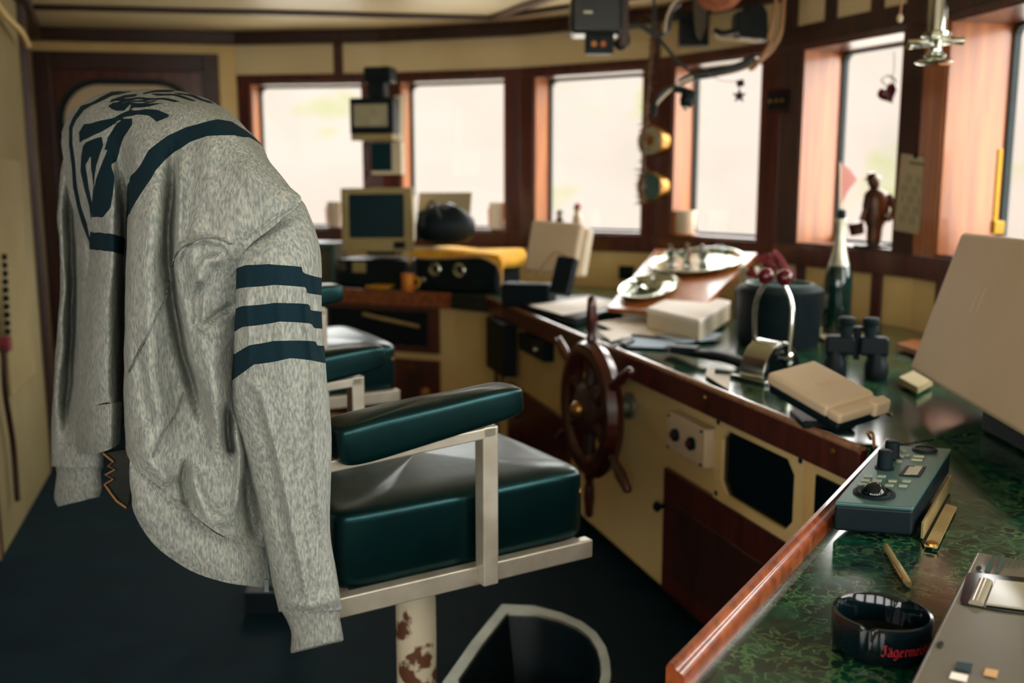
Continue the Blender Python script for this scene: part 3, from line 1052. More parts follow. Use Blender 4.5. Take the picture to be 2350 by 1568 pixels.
STROKES = [(c1([(840, 588), (720, 600), (620, 655), (530, 695), (480, 765), (455, 820), (455, 920), (472, 1050), (480, 1200), (505, 1320), (545, 1440), (580, 1570)]), 4.6),
           (c1([(700, 655), (800, 618), (880, 606)]), 2.8), (c1([(720, 648), (880, 630), (1040, 636), (1160, 654)]), 2.3), (c1([(910, 602), (1010, 588), (1120, 584)]), 2.6),
           (c1([(980, 606), (1110, 612), (1190, 630), (1260, 652)]), 2.5), (c1([(1120, 598), (1230, 612), (1300, 640), (1372, 662)]), 3.0), (c1([(690, 672), (850, 648), (1000, 650)]), 1.8)]
BANDS = [c2([(960, 952), (1010, 935), (1120, 925), (1290, 945), (1295, 975), (1385, 995), (1420, 1000), (1420, 1083), (1385, 1083), (1315, 1075), (1310, 1048), (1150, 1030), (1020, 1045), (940, 1058)]),
         c2([(940, 1155), (1000, 1140), (1150, 1120), (1330, 1132), (1335, 1160), (1390, 1165), (1420, 1168), (1420, 1252), (1392, 1250), (1350, 1248), (1340, 1228), (1180, 1215), (1000, 1245), (930, 1275)]),
         c2([(930, 1392), (1030, 1335), (1150, 1310), (1360, 1315), (1370, 1335), (1398, 1335), (1430, 1338), (1430, 1425), (1400, 1422), (1380, 1418), (1230, 1400), (1050, 1430), (1000, 1470), (920, 1525)])]


def ink_field(G, polys, holes=(), strokes=()):
    x, y = G[..., 0], G[..., 1]
    d = np.full(x.shape, 50.)
    for p in polys:
        d = np.minimum(d, poly_sd(x, y, p))
    for pl, w in strokes:
        q, s = seg_dist(x, y, pl)
        d = np.minimum(d, q - w * np.clip(np.minimum(s, 1 - s) * 8 + .25, 0, 1))
    for p in holes:
        d = np.maximum(d, -poly_sd(x, y, p))
    return np.clip(d, -10, 10)


def shell(name, m, parent, near, thick, nfar=30, ink=None, gap=.012, sub=0, cap=False, seed=0, lump=.0015, uvn=1.):
    """Closed cloth tube: the modelled near side plus a far side `thick` behind it."""
    n = near.shape[1]
    u = np.linspace(1, 0, nfar + 2)[1:-1]
    idx = u * (n - 1)
    i0 = np.clip(idx.astype(int), 0, n - 2); f = (idx - i0)[None, :, None]
    base = near[:, i0] * (1 - f) + near[:, i0 + 1] * f
    lin_ = near[:, :1, 2] * u[None] * 0 + near[:, :1, 2] * (1 - u)[None] + near[:, -1:, 2] * u[None]
    th = np.asarray(thick) if np.ndim(thick) else np.full(near.shape[0], thick)
    base[..., 2] = np.maximum(lin_, base[..., 2]) + gap + th[:, None] * np.sqrt(np.clip(1 - (2 * u - 1) ** 2, 0, 1))[None]
    G = np.concatenate([near, base], 1)
    Wd = to_world(G)
    Wd += lump * np.sin(Wd[..., [1, 2, 0]] * 61 + seed) * np.sin(Wd[..., [2, 0, 1]] * 43 + 2 * seed)
    nr, nc_ = G.shape[:2]
    mb = MB()
    mb.grid(Wd.tolist(), wrap=True)
    mb.f = [q[::-1] for q in mb.f]
    if cap:
        mb.f.append(tuple(range(nc_)))
    o = mb.build(name, m, parent, smooth=False)
    me = o.data
    me.shade_smooth()
    if ink is not None:
        a = me.attributes.new('ink', 'FLOAT', 'POINT')
        fld = ink_field(G, *ink).astype(np.float32).ravel()
        a.data.foreach_set('value', fld)
    uv = me.uv_layers.new(name='UVMap')
    li = np.zeros(len(me.loops), np.int32); me.loops.foreach_get('vertex_index', li)
    row, colm = li // nc_, li % nc_
    # arc length across so that ribs keep their width
    dl = np.linalg.norm(np.diff(Wd, axis=1, append=Wd[:, :1]), axis=-1)
    arc = np.concatenate([np.zeros((nr, 1)), np.cumsum(dl, 1)[:, :-1]], 1)
    med = np.median(arc, 0)
    uv.data.foreach_set('uv', np.stack([med[colm] * 12 * uvn, row / nr], -1).astype(np.float32).ravel())
    return o


jk = thing('sweatshirt', 'grey marl zip sweatshirt with dark print and three sleeve bands', 'sweatshirt', at_y(430, 700, 1.75))
body = [
    # c0 left edge      c1                c2 back crease      c3 valley          c4 side ridge       c5                  c6                  c7 armhole / right end
    [(160, 330, 2.35), (190, 300, 2.30), (215, 270, 2.26), (250, 245, 2.22), (310, 235, 2.18), (400, 236, 2.12), (490, 268, 2.02), (575, 335, 1.92)],
    [(143, 302, 2.20), (160, 262, 2.14), (188, 238, 2.08), (228, 216, 2.03), (300, 207, 1.97), (400, 208, 1.90), (500, 240, 1.83), (592, 320, 1.78)],
    [(142, 330, 2.08), (172, 296, 1.97), (205, 272, 1.90), (245, 255, 1.86), (310, 240, 1.80), (415, 238, 1.73), (520, 275, 1.68), (622, 375, 1.68)],
    [(147, 375, 2.06), (190, 352, 1.91), (238, 335, 1.82), (272, 330, 1.80), (318, 318, 1.71), (418, 310, 1.665), (540, 345, 1.62), (664, 425, 1.63)],
    [(157, 440, 2.05), (203, 428, 1.875), (255, 415, 1.79), (287, 420, 1.82), (318, 420, 1.665), (412, 410, 1.64), (548, 425, 1.59), (692, 460, 1.60)],
    [(180, 520, 2.03), (222, 508, 1.85), (262, 500, 1.785), (290, 505, 1.88), (308, 505, 1.65), (403, 505, 1.635), (520, 510, 1.58), (645, 506, 1.58)],
    [(203, 575, 2.00), (230, 580, 1.84), (262, 590, 1.79), (288, 595, 1.92), (300, 600, 1.645), (398, 600, 1.635), (490, 585, 1.59), (560, 582, 1.60)],
    [(196, 660, 1.99), (224, 665, 1.83), (258, 672, 1.79), (288, 680, 1.94), (298, 690, 1.645), (402, 690, 1.645), (480, 680, 1.60), (556, 670, 1.64)],
    [(186, 760, 1.99), (217, 760, 1.825), (256, 765, 1.79), (288, 775, 1.95), (296, 785, 1.645), (412, 790, 1.65), (490, 785, 1.61), (556, 780, 1.67)],
    [(179, 855, 1.99), (212, 858, 1.825), (255, 860, 1.79), (287, 885, 1.95), (296, 900, 1.65), (425, 900, 1.66), (500, 895, 1.625), (562, 900, 1.69)],
    [(176, 905, 1.99), (211, 905, 1.83), (256, 900, 1.79), (287, 950, 1.95), (298, 985, 1.655), (425, 1025, 1.66), (505, 1030, 1.635), (585, 1040, 1.71)],
    [(174, 932, 1.99), (211, 932, 1.835), (258, 926, 1.795), (287, 990, 1.95), (302, 1062, 1.665), (415, 1155, 1.665), (520, 1236, 1.66), (614, 1258, 1.74)],
]
N = net(body, 190, 260)
folds = [
    ([(398, 330), (394, 430), (388, 520), (386, 600), (400, 700), (418, 800), (448, 900), (476, 1000)], 15, -.045),
    ([(416, 350), (412, 450), (408, 540), (406, 620), (420, 720), (440, 820), (468, 910)], 13, .022),
    ([(365, 400), (350, 520), (345, 680), (350, 840), (365, 960), (380, 1080)], 30, .022),
    ([(452, 470), (440, 600), (450, 720), (470, 840), (495, 950), (510, 1040)], 26, .03),
    ([(395, 612), (425, 560), (470, 545), (515, 560), (535, 590)], 10, .014),
    ([(462, 640), (450, 690), (452, 740), (475, 765)], 13, -.024),
    ([(470, 748), (500, 722), (538, 700)], 9, -.016),
    ([(455, 660), (470, 600), (520, 590)], 16, .02),
    ([(505, 760), (495, 860), (510, 940)], 22, .012),
    ([(520, 930), (522, 1000), (532, 1045)], 11, -.05),
    ([(540, 960), (552, 1040), (548, 1120), (535, 1185)], 12, .03),
    ([(440, 1060), (450, 1130), (480, 1190), (530, 1200)], 20, .032),
    ([(428, 1050), (422, 1110), (432, 1160)], 9, -.02),
    ([(330, 960), (345, 1060), (395, 1120)], 22, .016),
    ([(310, 760), (330, 900), (350, 1010)], 13, -.008),
    ([(560, 1090), (575, 1170), (585, 1230)], 16, -.03),
    ([(480, 300), (470, 400), (480, 470)], 22, .006),
    ([(545, 360), (600, 430), (640, 480)], 26, .008),
    ([(560, 560), (620, 505), (690, 462)], 5, -.004),
    ([(400, 1145), (450, 1195), (510, 1238), (600, 1250)], 10, .02),
    
]
N = fold(N, [(pl, w * .92, amp * 1.35) for pl, w, amp in folds])
bo = shell('body', 'fleece', jk, N, np.interp(np.linspace(0, 1, 190), [0, .1, .3, .7, 1], [.05, .12, .3, .34, .26]), 40, ink=(PRINT, HOLES, STROKES), lump=.0012, cap=True)
# ribbed hem of the side and of the back panel
hem = [
    [(298, 1050, 1.675), (345, 1076, 1.665), (400, 1134, 1.665), (450, 1186, 1.665), (505, 1230, 1.665), (560, 1240, 1.69), (616, 1252, 1.75)],
    [(297, 1085, 1.665), (328, 1120, 1.645), (388, 1182, 1.645), (448, 1232, 1.648), (510, 1272, 1.655), (563, 1284, 1.68), (617, 1290, 1.74)],
    [(299, 1115, 1.668), (316, 1160, 1.645), (372, 1226, 1.645), (440, 1276, 1.648), (508, 1308, 1.655), (563, 1318, 1.68), (617, 1325, 1.74)],
    [(302, 1135, 1.68), (308, 1178, 1.66), (352, 1248, 1.66), (425, 1303, 1.66), (505, 1334, 1.665), (562, 1344, 1.685), (613, 1349, 1.745)],
]
HN = net(hem, 40, 120)
shell('hem_rib', 'fleece_rib', jk, HN, .2, 24, lump=.0006)
hem2 = [[(174, 928, 1.985), (212, 931, 1.835), (256, 925, 1.79), (280, 922, 1.87)], [(173, 960, 1.975), (211, 966, 1.825), (255, 960, 1.785), (279, 955, 1.86)], [(174, 1000, 1.975), (212, 1006, 1.825), (254, 1000, 1.785), (277, 990, 1.86)], [(176, 1040, 1.985), (213, 1043, 1.835), (254, 1030, 1.795), (276, 1018, 1.87)]]
shell('back_hem_rib', 'fleece_rib', jk, net(hem2, 24, 50), .16, 16, lump=.0006)
# seams (raised stitch lines lying on the cloth)
def stitch(pl, name='seam', off=.0035):
    pts = bez([(a, b, 0) for a, b in pl], 8)
    out = []
    for p in pts:
        k = np.argmin((N[..., 0] - p.x) ** 2 + (N[..., 1] - p.y) ** 2)
        g = N.reshape(-1, 3)[k].copy(); g[0], g[1] = p.x, p.y
        out.append(g)
    Gs = np.array(out); yy = Gs[:, 2].copy()
    for i in range(1, len(yy) - 1):
        Gs[i, 2] = min(yy[i - 1:i + 2])
    Gs[:, 2] -= off
    MB().tube([V(p) for p in to_world(Gs)], .0014, n=6).build(name, 'fleece', jk, smooth=True)


stitch([(393, 612), (410, 575), (450, 552), (490, 546), (532, 560)])
stitch([(291, 860), (320, 800), (352, 745), (378, 690), (386, 645)])
stitch([(352, 1050), (372, 1000), (400, 960), (420, 900)])

# right sleeve: a tapering tube, creased
def tube_net(rows, ncol, prof=None):
    """rows: (xl, yl, xr, yr, Yl, Yr, bulge)."""
    out = []
    for (xl, yl, xr, yr, Yl, Yr, bu) in rows:
        r = []
        for k in range(9):
            ph = math.pi * k / 8
            t = (1 - math.cos(ph)) / 2
            r.append((xl + (xr - xl) * t, yl + (yr - yl) * t, Yl + (Yr - Yl) * t - bu * math.sin(ph) ** .8))
        out.append(r)
    return net(out, 150, ncol)


sl = tube_net([
    (560, 560, 680, 452, 1.66, 1.70, .045), (541, 594, 700, 470, 1.64, 1.69, .065), (541, 615, 722, 525, 1.63, 1.68, .075), (542, 650, 736, 580, 1.63, 1.67, .08),
    (539, 730, 738, 680, 1.63, 1.66, .085), (536, 800, 742, 770, 1.64, 1.66, .085), (532, 868, 748, 850, 1.65, 1.66, .085), (530, 930, 757, 930, 1.66, 1.67, .085),
    (548, 1000, 760, 1010, 1.68, 1.68, .085), (572, 1090, 760, 1100, 1.70, 1.69, .082), (594, 1180, 757, 1190, 1.71, 1.70, .08), (612, 1270, 762, 1260, 1.72, 1.71, .076),
    (628, 1350, 776, 1335, 1.73, 1.72, .07), (640, 1405, 786, 1400, 1.74, 1.73, .062)], 130)
sl = fold(sl, [
    ([(560, 870), (600, 900), (625, 1000), (655, 1130), (690, 1300), (708, 1400)], 9, .013),
    ([(575, 900), (605, 1000), (630, 1130), (665, 1300)], 14, -.008),
    ([(690, 610), (705, 720), (716, 820), (722, 950), (728, 1100), (738, 1250)], 9, .012),
    ([(712, 620), (722, 740), (734, 850)], 9, -.010),
    ([(560, 610), (566, 700), (572, 800), (560, 860)], 10, .008),
    ([(640, 620), (645, 720), (652, 820), (655, 900)], 14, .006),
    ([(585, 560), (640, 515), (700, 480)], 10, -.006),
    ([(640, 1385), (700, 1392), (780, 1372)], 12, .012),
    ([(720, 1180), (740, 1260), (760, 1330)], 10, -.007),
])
shell('right_sleeve', 'fleece', jk, sl, .11, 40, ink=(BANDS,), lump=.001, cap=True)
cf = tube_net([(642, 1398, 784, 1388, 1.735, 1.73, .055), (658, 1425, 779, 1412, 1.735, 1.73, .048), (668, 1455, 783, 1440, 1.735, 1.73, .048), (667, 1492, 788, 1466, 1.735, 1.73, .05), (668, 1500, 786, 1472, 1.74, 1.735, .046)], 90)
shell('right_cuff', 'fleece_rib', jk, cf, .08, 24, lump=.0006)
# left sleeve beyond the back panel
ls = tube_net([(152, 330, 260, 330, 2.22, 2.15, .05), (139, 400, 250, 400, 2.20, 2.13, .07), (133, 480, 245, 480, 2.18, 2.12, .08), (136, 560, 245, 570, 2.17, 2.12, .085), (139, 650, 245, 660, 2.17, 2.12, .085), (131, 760, 245, 770, 2.17, 2.12, .085),
                (122, 900, 240, 910, 2.17, 2.12, .085), (117, 1010, 238, 1020, 2.17, 2.12, .08), (118, 1070, 236, 1075, 2.17, 2.12, .07)], 70)
ls = fold(ls, [([(158, 380), (162, 520), (168, 640), (164, 780), (156, 900), (150, 1010)], 17, -.13), ([(150, 420), (152, 600), (148, 800), (140, 1000)], 7, .014), ([(165, 420), (168, 640), (165, 900)], 9, -.02)])
shell('left_sleeve', 'fleece', jk, ls, .1, 24, ink=([],), cap=True)
shell('left_cuff', 'fleece_rib', jk, tube_net([(126, 1064, 234, 1070, 2.17, 2.13, .06), (130, 1090, 231, 1090, 2.17, 2.13, .055), (124, 1140, 233, 1120, 2.17, 2.13, .055), (132, 1163, 228, 1140, 2.17, 2.13, .05)], 50), .08, 16, lump=.0006)
zp = [at_y(614 + 2 * math.sin(k), 1262 + 9 * k, 1.735) for k in range(10)]
MB().tube(zp, .004, n=6).build('zip', 'zip_teeth', jk, smooth=True)
MB().obox(at_y(612, 1344, 1.73), V((.004, 0, 0)), V((0, .002, 0)), V((0, 0, .012))).build('zip_end', 'zip_teeth', jk)

# torn upholstery showing under the back panel, part of the chair
inv = (Matrix.Translation(CH_O) @ Matrix.Rotation(CH_A, 4, 'Z')).inverted()
tear = [(238, 1040), (262, 1060), (250, 1070), (266, 1078), (244, 1090), (262, 1100), (242, 1112), (256, 1132), (270, 1150), (292, 1166), (300, 1120), (300, 1030)]
tv = MB().prism([at_y(x, y, 1.93) for x, y in tear], (0, .012, 0)).build('torn_cover', 'vinyl_dark')
tv.parent, tv.matrix_parent_inverse = chair, inv
tf = MB().tube([at_y(x - 2, y, 1.925) for x, y in tear[:10]], .0022, n=6).build('torn_edge', 'foam', smooth=True)
tf.parent = tv
# ------------------------------------------------------------------ things on the desks
def frame_px(TL, TR, BL):
    """Orthogonal frame of a tilted panel from three photo corners with depths: centre of top edge etc."""
    a, b, c = at_y(*TL), at_y(*TR), at_y(*BL)
    u = (b - a)
    v = (c - a)
    w_, = (u.length,)
    u.normalize()
    v = v - u * v.dot(u)
    h_ = v.length
    v.normalize()
    n = u.cross(v).normalized()
    if n.dot(EYE - a) < 0:
        n = -n
    return a, u, v, n, w_, h_


def upright(TL, TR, z0=Z_DESK + .001):
    """Frame of a vertical front standing on the desk below two photo corners."""
    a, b = at_y(*TL), at_y(*TR)
    u = b - a
    u.z = 0
    w = u.length
    u.normalize()
    n = V((u.y, -u.x, 0))
    if n.dot(EYE - a) < 0:
        n = -n
    return a, u, V((0, 0, -1)), n, w, a.z - z0


def panel(a, u, v, n, w, h, x0, y0, x1, y1, t0, t1, name, m, parent, bevel=.0, seg=2):
    """Box on a panel frame: x0..x1, y0..y1 fractions, t0..t1 metres along the normal."""
    c = a + u * (w * (x0 + x1) / 2) + v * (h * (y0 + y1) / 2) + n * ((t0 + t1) / 2)
    return MB().obox(c, u * (w * (x1 - x0) / 2), v * (h * (y1 - y0) / 2), n * ((t1 - t0) / 2)).build(name, m, parent, bevel=bevel, seg=seg)


def desk(px, py, z=Z_DESK):
    return at_z(px, py, z)


# CRT monitor on the far desk
p = desk(860, 640)
mo = thing('crt_monitor', 'beige tube monitor with a dark screen on the far desk', 'monitor', (p.x, p.y, Z_DESK))
mo.location = at_y(865, 600, 5.95)
a, u, v, n, w, h = frame_px((781, 432, 5.9), (945, 430, 5.82), (785, 578, 5.88))
v = (v * .999).normalized()
bz = MB()
fr = [(0, 0), (1, 0), (1, 1), (0, 1)]
Pm = lambda x, y, t=0: a + u * (w * x) + v * (h * y) + n * t
o4 = [Pm(0, 0), Pm(1, 0), Pm(1, 1), Pm(0, 1)]
i4 = [Pm(.1, .1), Pm(.88, .1), Pm(.88, .78), Pm(.1, .78)]
MB().ring([q - n * .04 for q in o4], [q - n * .04 for q in i4], n * .04).build('bezel', 'beige_plastic', mo, bevel=.006)
panel(a, u, v, n, w, h, .09, .09, .89, .79, -.035, -.012, 'screen', 'crt_glass', mo, bevel=.01)
bk = [Pm(.02, .02, -.04), Pm(.98, .02, -.04), Pm(.98, .98, -.04), Pm(.02, .98, -.04)]
bk2 = [Pm(.18, .1, -.33), Pm(.82, .1, -.33), Pm(.82, .8, -.33), Pm(.18, .8, -.33)]
MB().add(bk + bk2, [(0, 1, 2, 3), (7, 6, 5, 4), (0, 4, 5, 1), (1, 5, 6, 2), (2, 6, 7, 3), (3, 7, 4, 0)]).build('tube_housing', 'white_plastic', mo, bevel=.01, recalc=True)
panel(a, u, v, n, w, h, .74, .84, .9, .95, 0, .006, 'button_panel', 'black', mo, bevel=.003)
panel(a, u, v, n, w, h, .3, .99, .7, 1.06, -.24, -.06, 'stand', 'black', mo, bevel=.004)

# black desktop unit under the monitor, with cards
q = desk(845, 640)
du = thing('desktop_unit', 'black low equipment unit beneath the tube monitor', 'equipment', at_y(830, 640, 5.85))
a2, u2, v2, n2, w2, h2 = upright((775, 586, 5.97), (930, 592, 5.84))
panel(a2, u2, v2, n2, w2, h2, 0, .12, 1, 1.0, -.28, 0, 'casing', 'black', du, bevel=.006)
panel(a2, u2, v2, n2, w2, h2, .22, .2, .42, .55, 0, .004, 'drive_front', 'beige_plastic', du)
panel(a2, u2, v2, n2, w2, h2, .02, .22, .12, .5, 0, .004, 'badge_plate', 'olive_frame', du)
bx = thing('grey_case', 'grey metal case at the port end of the far desk', 'case', at_y(752, 640, 6.0))
a3, u3, v3, n3, w3, h3 = upright((690, 556, 6.1), (768, 556, 6.05))
panel(a3, u3, v3, n3, w3, h3, 0, 0, 1, 1, -.2, 0, 'casing', 'olive_frame', bx, bevel=.006)
panel(a3, u3, v3, n3, w3, h3, 0, 0, 1, .12, 0, .01, 'top_trim', 'face_plate', bx, bevel=.003)
panel(a3, u3, v3, n3, w3, h3, .88, .12, 1, 1, 0, .01, 'side_trim', 'face_plate', bx, bevel=.003)
ys = MB().prism([desk(838, 661, .8965), desk(866, 656, .8965), desk(906, 657, .8965), desk(886, 665, .8965)], (0, 0, .012))
tag(ys.build('notepad', 'yellow_paint', bevel=.002), 'small yellow note pad lying in front of the monitor', 'notepad')

# orange and yellow cup
c = at_y(936, 660, 5.62); c.z = Z_DESK
cu = thing('mug', 'orange and yellow patterned mug beside the covered radio', 'mug', c)
MB().lathe([(.032, 0), (.036, .01), (.038, .1), (.034, .1), (.032, .015), (.001, .014)], c, n=24, caps=False).build('cup_body', 'orange_paint', cu, smooth=True)
MB().tube(bez([c + V((.035, -.01, .08)), c + V((.065, -.02, .07)), c + V((.062, -.02, .035)), c + V((.035, -.01, .025))]), .006, n=8).build('handle', 'yellow_paint', cu, smooth=True)

# black radio under a yellow cloth
rd = thing('radio_set', 'black radio set with two bright round dials', 'radio', at_y(1050, 670, 5.3))
a4, u4, v4, n4, w4, h4 = upright((952, 582, 5.74), (1140, 600, 5.5))
panel(a4, u4, v4, n4, w4, h4, 0, 0, 1, 1, -.3, 0, 'casing', 'black', rd, bevel=.015, seg=3)
set_base(rd, Z_DESK)
for fx in (.26, .56):
    cc = a4 + u4 * w4 * fx + v4 * h4 * .42 + n4 * .0005
    MB().lathe([(.042, 0), (.042, .014), (.034, .02), (.031, .008), (.001, .008)], cc, n4, n=24).build('dial', 'silver', rd, smooth=True)
    MB().lathe([(.026, .008), (.024, .014), (.001, .015)], cc + u4 * .006 - v4 * .006, n4, n=20).build('dial_face', 'black_gloss', rd, smooth=True)
MB().lathe([(.016, 0), (.016, .02), (.012, .024)], a4 + u4 * w4 * .12 + v4 * h4 * .72, n4, n=16).build('tuning_knob', 'silver', rd, smooth=True)
panel(a4, u4, v4, n4, w4, h4, .72, .62, .9, .78, 0, .004, 'indicator', 'vinyl', rd)
# cloth: draped over the radio: top sheet plus front flap with a wavy hem and an end flap
rows = []
for i in range(25):
    s = i / 24
    row = []
    for k in range(19):
        t = k / 18
        x = -.06 + 1.16 * s
        drop = max(0, x - 1.0) * 4 + max(0, -x) * 4
        if t < .62:
            pp = a4 + u4 * (w4 * min(max(x, -.05), 1.05)) - n4 * (.3 * (1 - t / .62)) + V((0, 0, .016 + .006 * math.sin(9 * s + 6 * t)))
        else:
            f = (t - .62) / .38
            hang = .024 + .012 * math.sin(4.5 * s + .5) + .13 * max(0, s - .72) * 3.0 * max(0, s - .72) * 3
            pp = a4 + u4 * (w4 * min(max(x, -.05), 1.05)) + n4 * (.018 + .005 * math.sin(11 * s)) + V((0, 0, .016 - hang * f))
        pp = pp - V((0, 0, .19 * min(drop, 1)))
        if drop > 0 and x > 1:
            pp += u4 * .012
        row.append(pp)
    rows.append(row)
cl = MB().grid(rows).build('cloth', 'yellow_cloth', smooth=True)
so = cl.modifiers.new('thick', 'SOLIDIFY'); so.thickness = .006; so.offset = 1
tag(cl, 'yellow cloth draped over the black radio set', 'cloth')
hm = [rows[i][18] + n4 * .003 for i in range(25)]
MB().tube(hm, .007, n=6).build('hem', 'cloth_lining', cl, smooth=True)

# picture card in the second window and the black bag before it
ct = thing('picture_card', 'pale picture card leaning in the second forward window', 'card', at_y(1020, 560, 5.98))
a5, u5, v5, n5, w5, h5 = frame_px((962, 443, 6.06), (1083, 442, 5.96), (962, 552, 5.98))
panel(a5, u5, v5, n5, w5, h5, 0, 0, 1, 1, 0, .004, 'card', 'calendar_paper', ct)
hillp = [(.0, .42), (.12, .36), (.3, .38), (.46, .34), (.6, .45), (.74, .62), (.86, .82), (1.0, .9), (1.0, 1), (0, 1)]
MB().prism([a5 + u5 * (w5 * x) + v5 * (h5 * y) + n5 * .004 for x, y in hillp], n5 * .002).build('picture_print', 'crt_glass', ct)
bagm = MB()
rws = []
bc = at_y(1000, 545, 5.72)
for i in range(13):
    t = i / 12
    zz = .86 - .0 + t * .0
    rws.append([])
sup(bagm, at_y(1024, 522, 5.8), (.34, .2, .2), .8, 32, wr=.025)
bg_ = bagm.build('bag', 'black', smooth=True)
bg_.name = 'black_bag'
tag(bg_, 'slumped black bag behind the yellow cloth', 'bag')
MB().tube(bez([at_y(968, 520, 5.6), at_y(975, 490, 5.6), at_y(992, 462, 5.6), at_y(1010, 500, 5.6)], 6), .008, n=6).build('strap', 'vinyl_dark', bg_, smooth=True)

# screens hanging on the first post
hs_ = thing('hanging_screen', 'small black framed screen hanging from the window head', 'screen', at_y(850, 320, 5.9))
a6, u6, v6, n6, w6, h6 = frame_px((801, 225, 5.92), (901, 223, 5.86), (801, 308, 5.92))
panel(a6, u6, v6, n6, w6, h6, 0, 0, 1, 1, -.12, 0, 'casing', 'black', hs_, bevel=.008)
panel(a6, u6, v6, n6, w6, h6, .1, .18, .88, .8, 0, .006, 'screen', 'lcd', hs_, bevel=.004)
panel(a6, u6, v6, n6, w6, h6, .02, 1.0, .98, 1.18, -.08, .0, 'control_strip', 'beige_plastic', hs_, bevel=.004)
tp = a6 + u6 * (w6 * .62) - v6 * .09 - n6 * .06
MB().obox(a6 + u6 * (w6 * .6) - n6 * .06 - v6 * .045, u6 * .05, v6 * .05, n6 * .05).build('bracket', 'black', hs_, bevel=.01)
MB().obox(a6 + u6 * (w6 * .64) - n6 * .06 - v6 * .13, u6 * .085, v6 * .045, n6 * .06).build('mount_plate', 'black', hs_, bevel=.015)
ss = thing('echo_display', 'narrow dark display in a cream case under the hanging screen', 'display', at_y(875, 395, 5.95))
a7, u7, v7, n7, w7, h7 = frame_px((850, 326, 5.95), (920, 325, 5.9), (850, 400, 5.95))
panel(a7, u7, v7, n7, w7, h7, 0, 0, 1, 1, -.06, 0, 'casing', 'white_plastic', ss, bevel=.006)
panel(a7, u7, v7, n7, w7, h7, .02, .02, .7, .9, 0, .006, 'screen', 'crt_glass', ss, bevel=.003)
MB().tube(bez([at_y(842, 322, 5.93), at_y(836, 370, 5.94), at_y(845, 405, 5.93), at_y(838, 422, 5.92)], 5), .007, n=6).build('lead', 'cable_black', ss, smooth=True)
pn = thing('white_case', 'tall pale case fixed beside the hanging screen', 'case', at_y(912, 390, 6.0))
a8, u8, v8, n8, w8, h8 = frame_px((904, 218, 6.08), (918, 218, 6.05), (904, 322, 6.08))
panel(a8, u8, v8, n8, w8, h8, 0, 0, 1, 1, -.05, 0, 'casing', 'white_plastic', pn, bevel=.006)

# white sun cover on the first console display, with handset
wc = thing('covered_display', 'console display under a white cover beside the yellow cloth', 'display', at_y(1270, 650, 4.7))
a9, u9, v9, n9, w9, h9 = frame_px((1218, 503, 4.95), (1340, 512, 4.78), (1202, 622, 4.9))
panel(a9, u9, v9, n9, w9, h9, 0, 0, .97, 1, -.05, 0, 'cover', 'cover_plastic', wc, bevel=.022, seg=4)
panel(a9, u9, v9, n9, w9, h9, .04, .05, 1.02, .95, -.11, -.05, 'housing', 'white_plastic', wc, bevel=.015)
set_base(wc, Z_DESK)
hb_ = a9 + u9 * w9 * .45 + v9 * h9
MB().obox(V((hb_.x, hb_.y, Z_DESK + .062)) + V((-.08, .06, 0)), V((.12, -.045, 0)), V((.02, .05, 0)), V((0, 0, .06))).build('base', 'black', wc, bevel=.015)
hd = thing('handset', 'black radio handset leaning on the white display cover', 'handset', at_y(1300, 640, 4.55))
ah, uh, vh, nh, wh_, hh = frame_px((1278, 585, 4.6), (1322, 590, 4.55), (1272, 650, 4.55))
panel(ah, uh, vh, nh, wh_, hh, 0, 0, 1, 1.35, -.05, 0, 'body', 'black', hd, bevel=.012, seg=3)
MB().tube(bez([at_y(1300, 588, 4.57), at_y(1275, 580, 4.6), at_y(1250, 605, 4.63), at_y(1228, 640, 4.66)], 6), .004, n=6).build('lead', 'cable_tan', hd, smooth=True)

# papers and folders on the console
def sheet(pts, z, th, name, m, label, cat, group=None):
    o = MB().prism([at_z(x, y, z) for x, y in pts], (0, 0, th)).build(name, m, bevel=.001)
    return tag(o, label, cat, group)


sheet([(1205, 712), (1322, 748), (1430, 719), (1425, 706), (1350, 690), (1262, 694)], .897, .03, 'ring_binder', 'black', 'black ring binder under a white sheet beside the wheel', 'binder')
sheet([(1215, 702), (1290, 724), (1430, 700), (1352, 683)], .9275, .003, 'paper_sheet', 'paper', 'white sheet lying on the black binder', 'paper')
sheet([(1150, 676), (1215, 698), (1225, 690), (1162, 670)], .897, .012, 'white_ruler', 'paper', 'narrow white strip at the inner corner of the console', 'ruler')
sheet([(1368, 742), (1420, 733), (1560, 733), (1600, 750), (1530, 775), (1420, 765)], .897, .004, 'paper_sheet', 'paper', 'white sheet beside the top handle of the wheel', 'paper')
sheet([(1372, 765), (1425, 760), (1450, 772), (1400, 785)], .9015, .008, 'booklet', 'paper', 'small white booklet lying against the wheel', 'booklet')
sheet([(1505, 772), (1560, 764), (1660, 768), (1640, 781), (1560, 788)], .9015, .006, 'booklet', 'paper_blue', 'pale blue booklet in front of the white carton', 'booklet')
sheet([(1540, 772), (1590, 767), (1630, 770), (1590, 778)], .9085, .003, 'photo_print', 'lcd', 'small grey photo print on the pale blue booklet', 'photo')
sheet([(1400, 795), (1455, 776), (1560, 786), (1530, 800)], .897, .004, 'chart_sheet', 'paper_blue', 'light blue chart sheet at the console edge', 'paper')
o = sheet([(1420, 792), (1448, 778), (1456, 786), (1436, 797)], .9015, .012, 'marker_case', 'black', 'small black case at the edge of the blue chart', 'case')
o = sheet([(1618, 862), (1624, 845), (1640, 848), (1640, 860), (1675, 862), (1672, 895), (1668, 893)], .897, .002, 'paper_sheet', 'paper', 'white sheet standing in for a window reflection at the console edge beside the throttle', 'paper')  # added white sheet imitating the window's reflection in the worktop
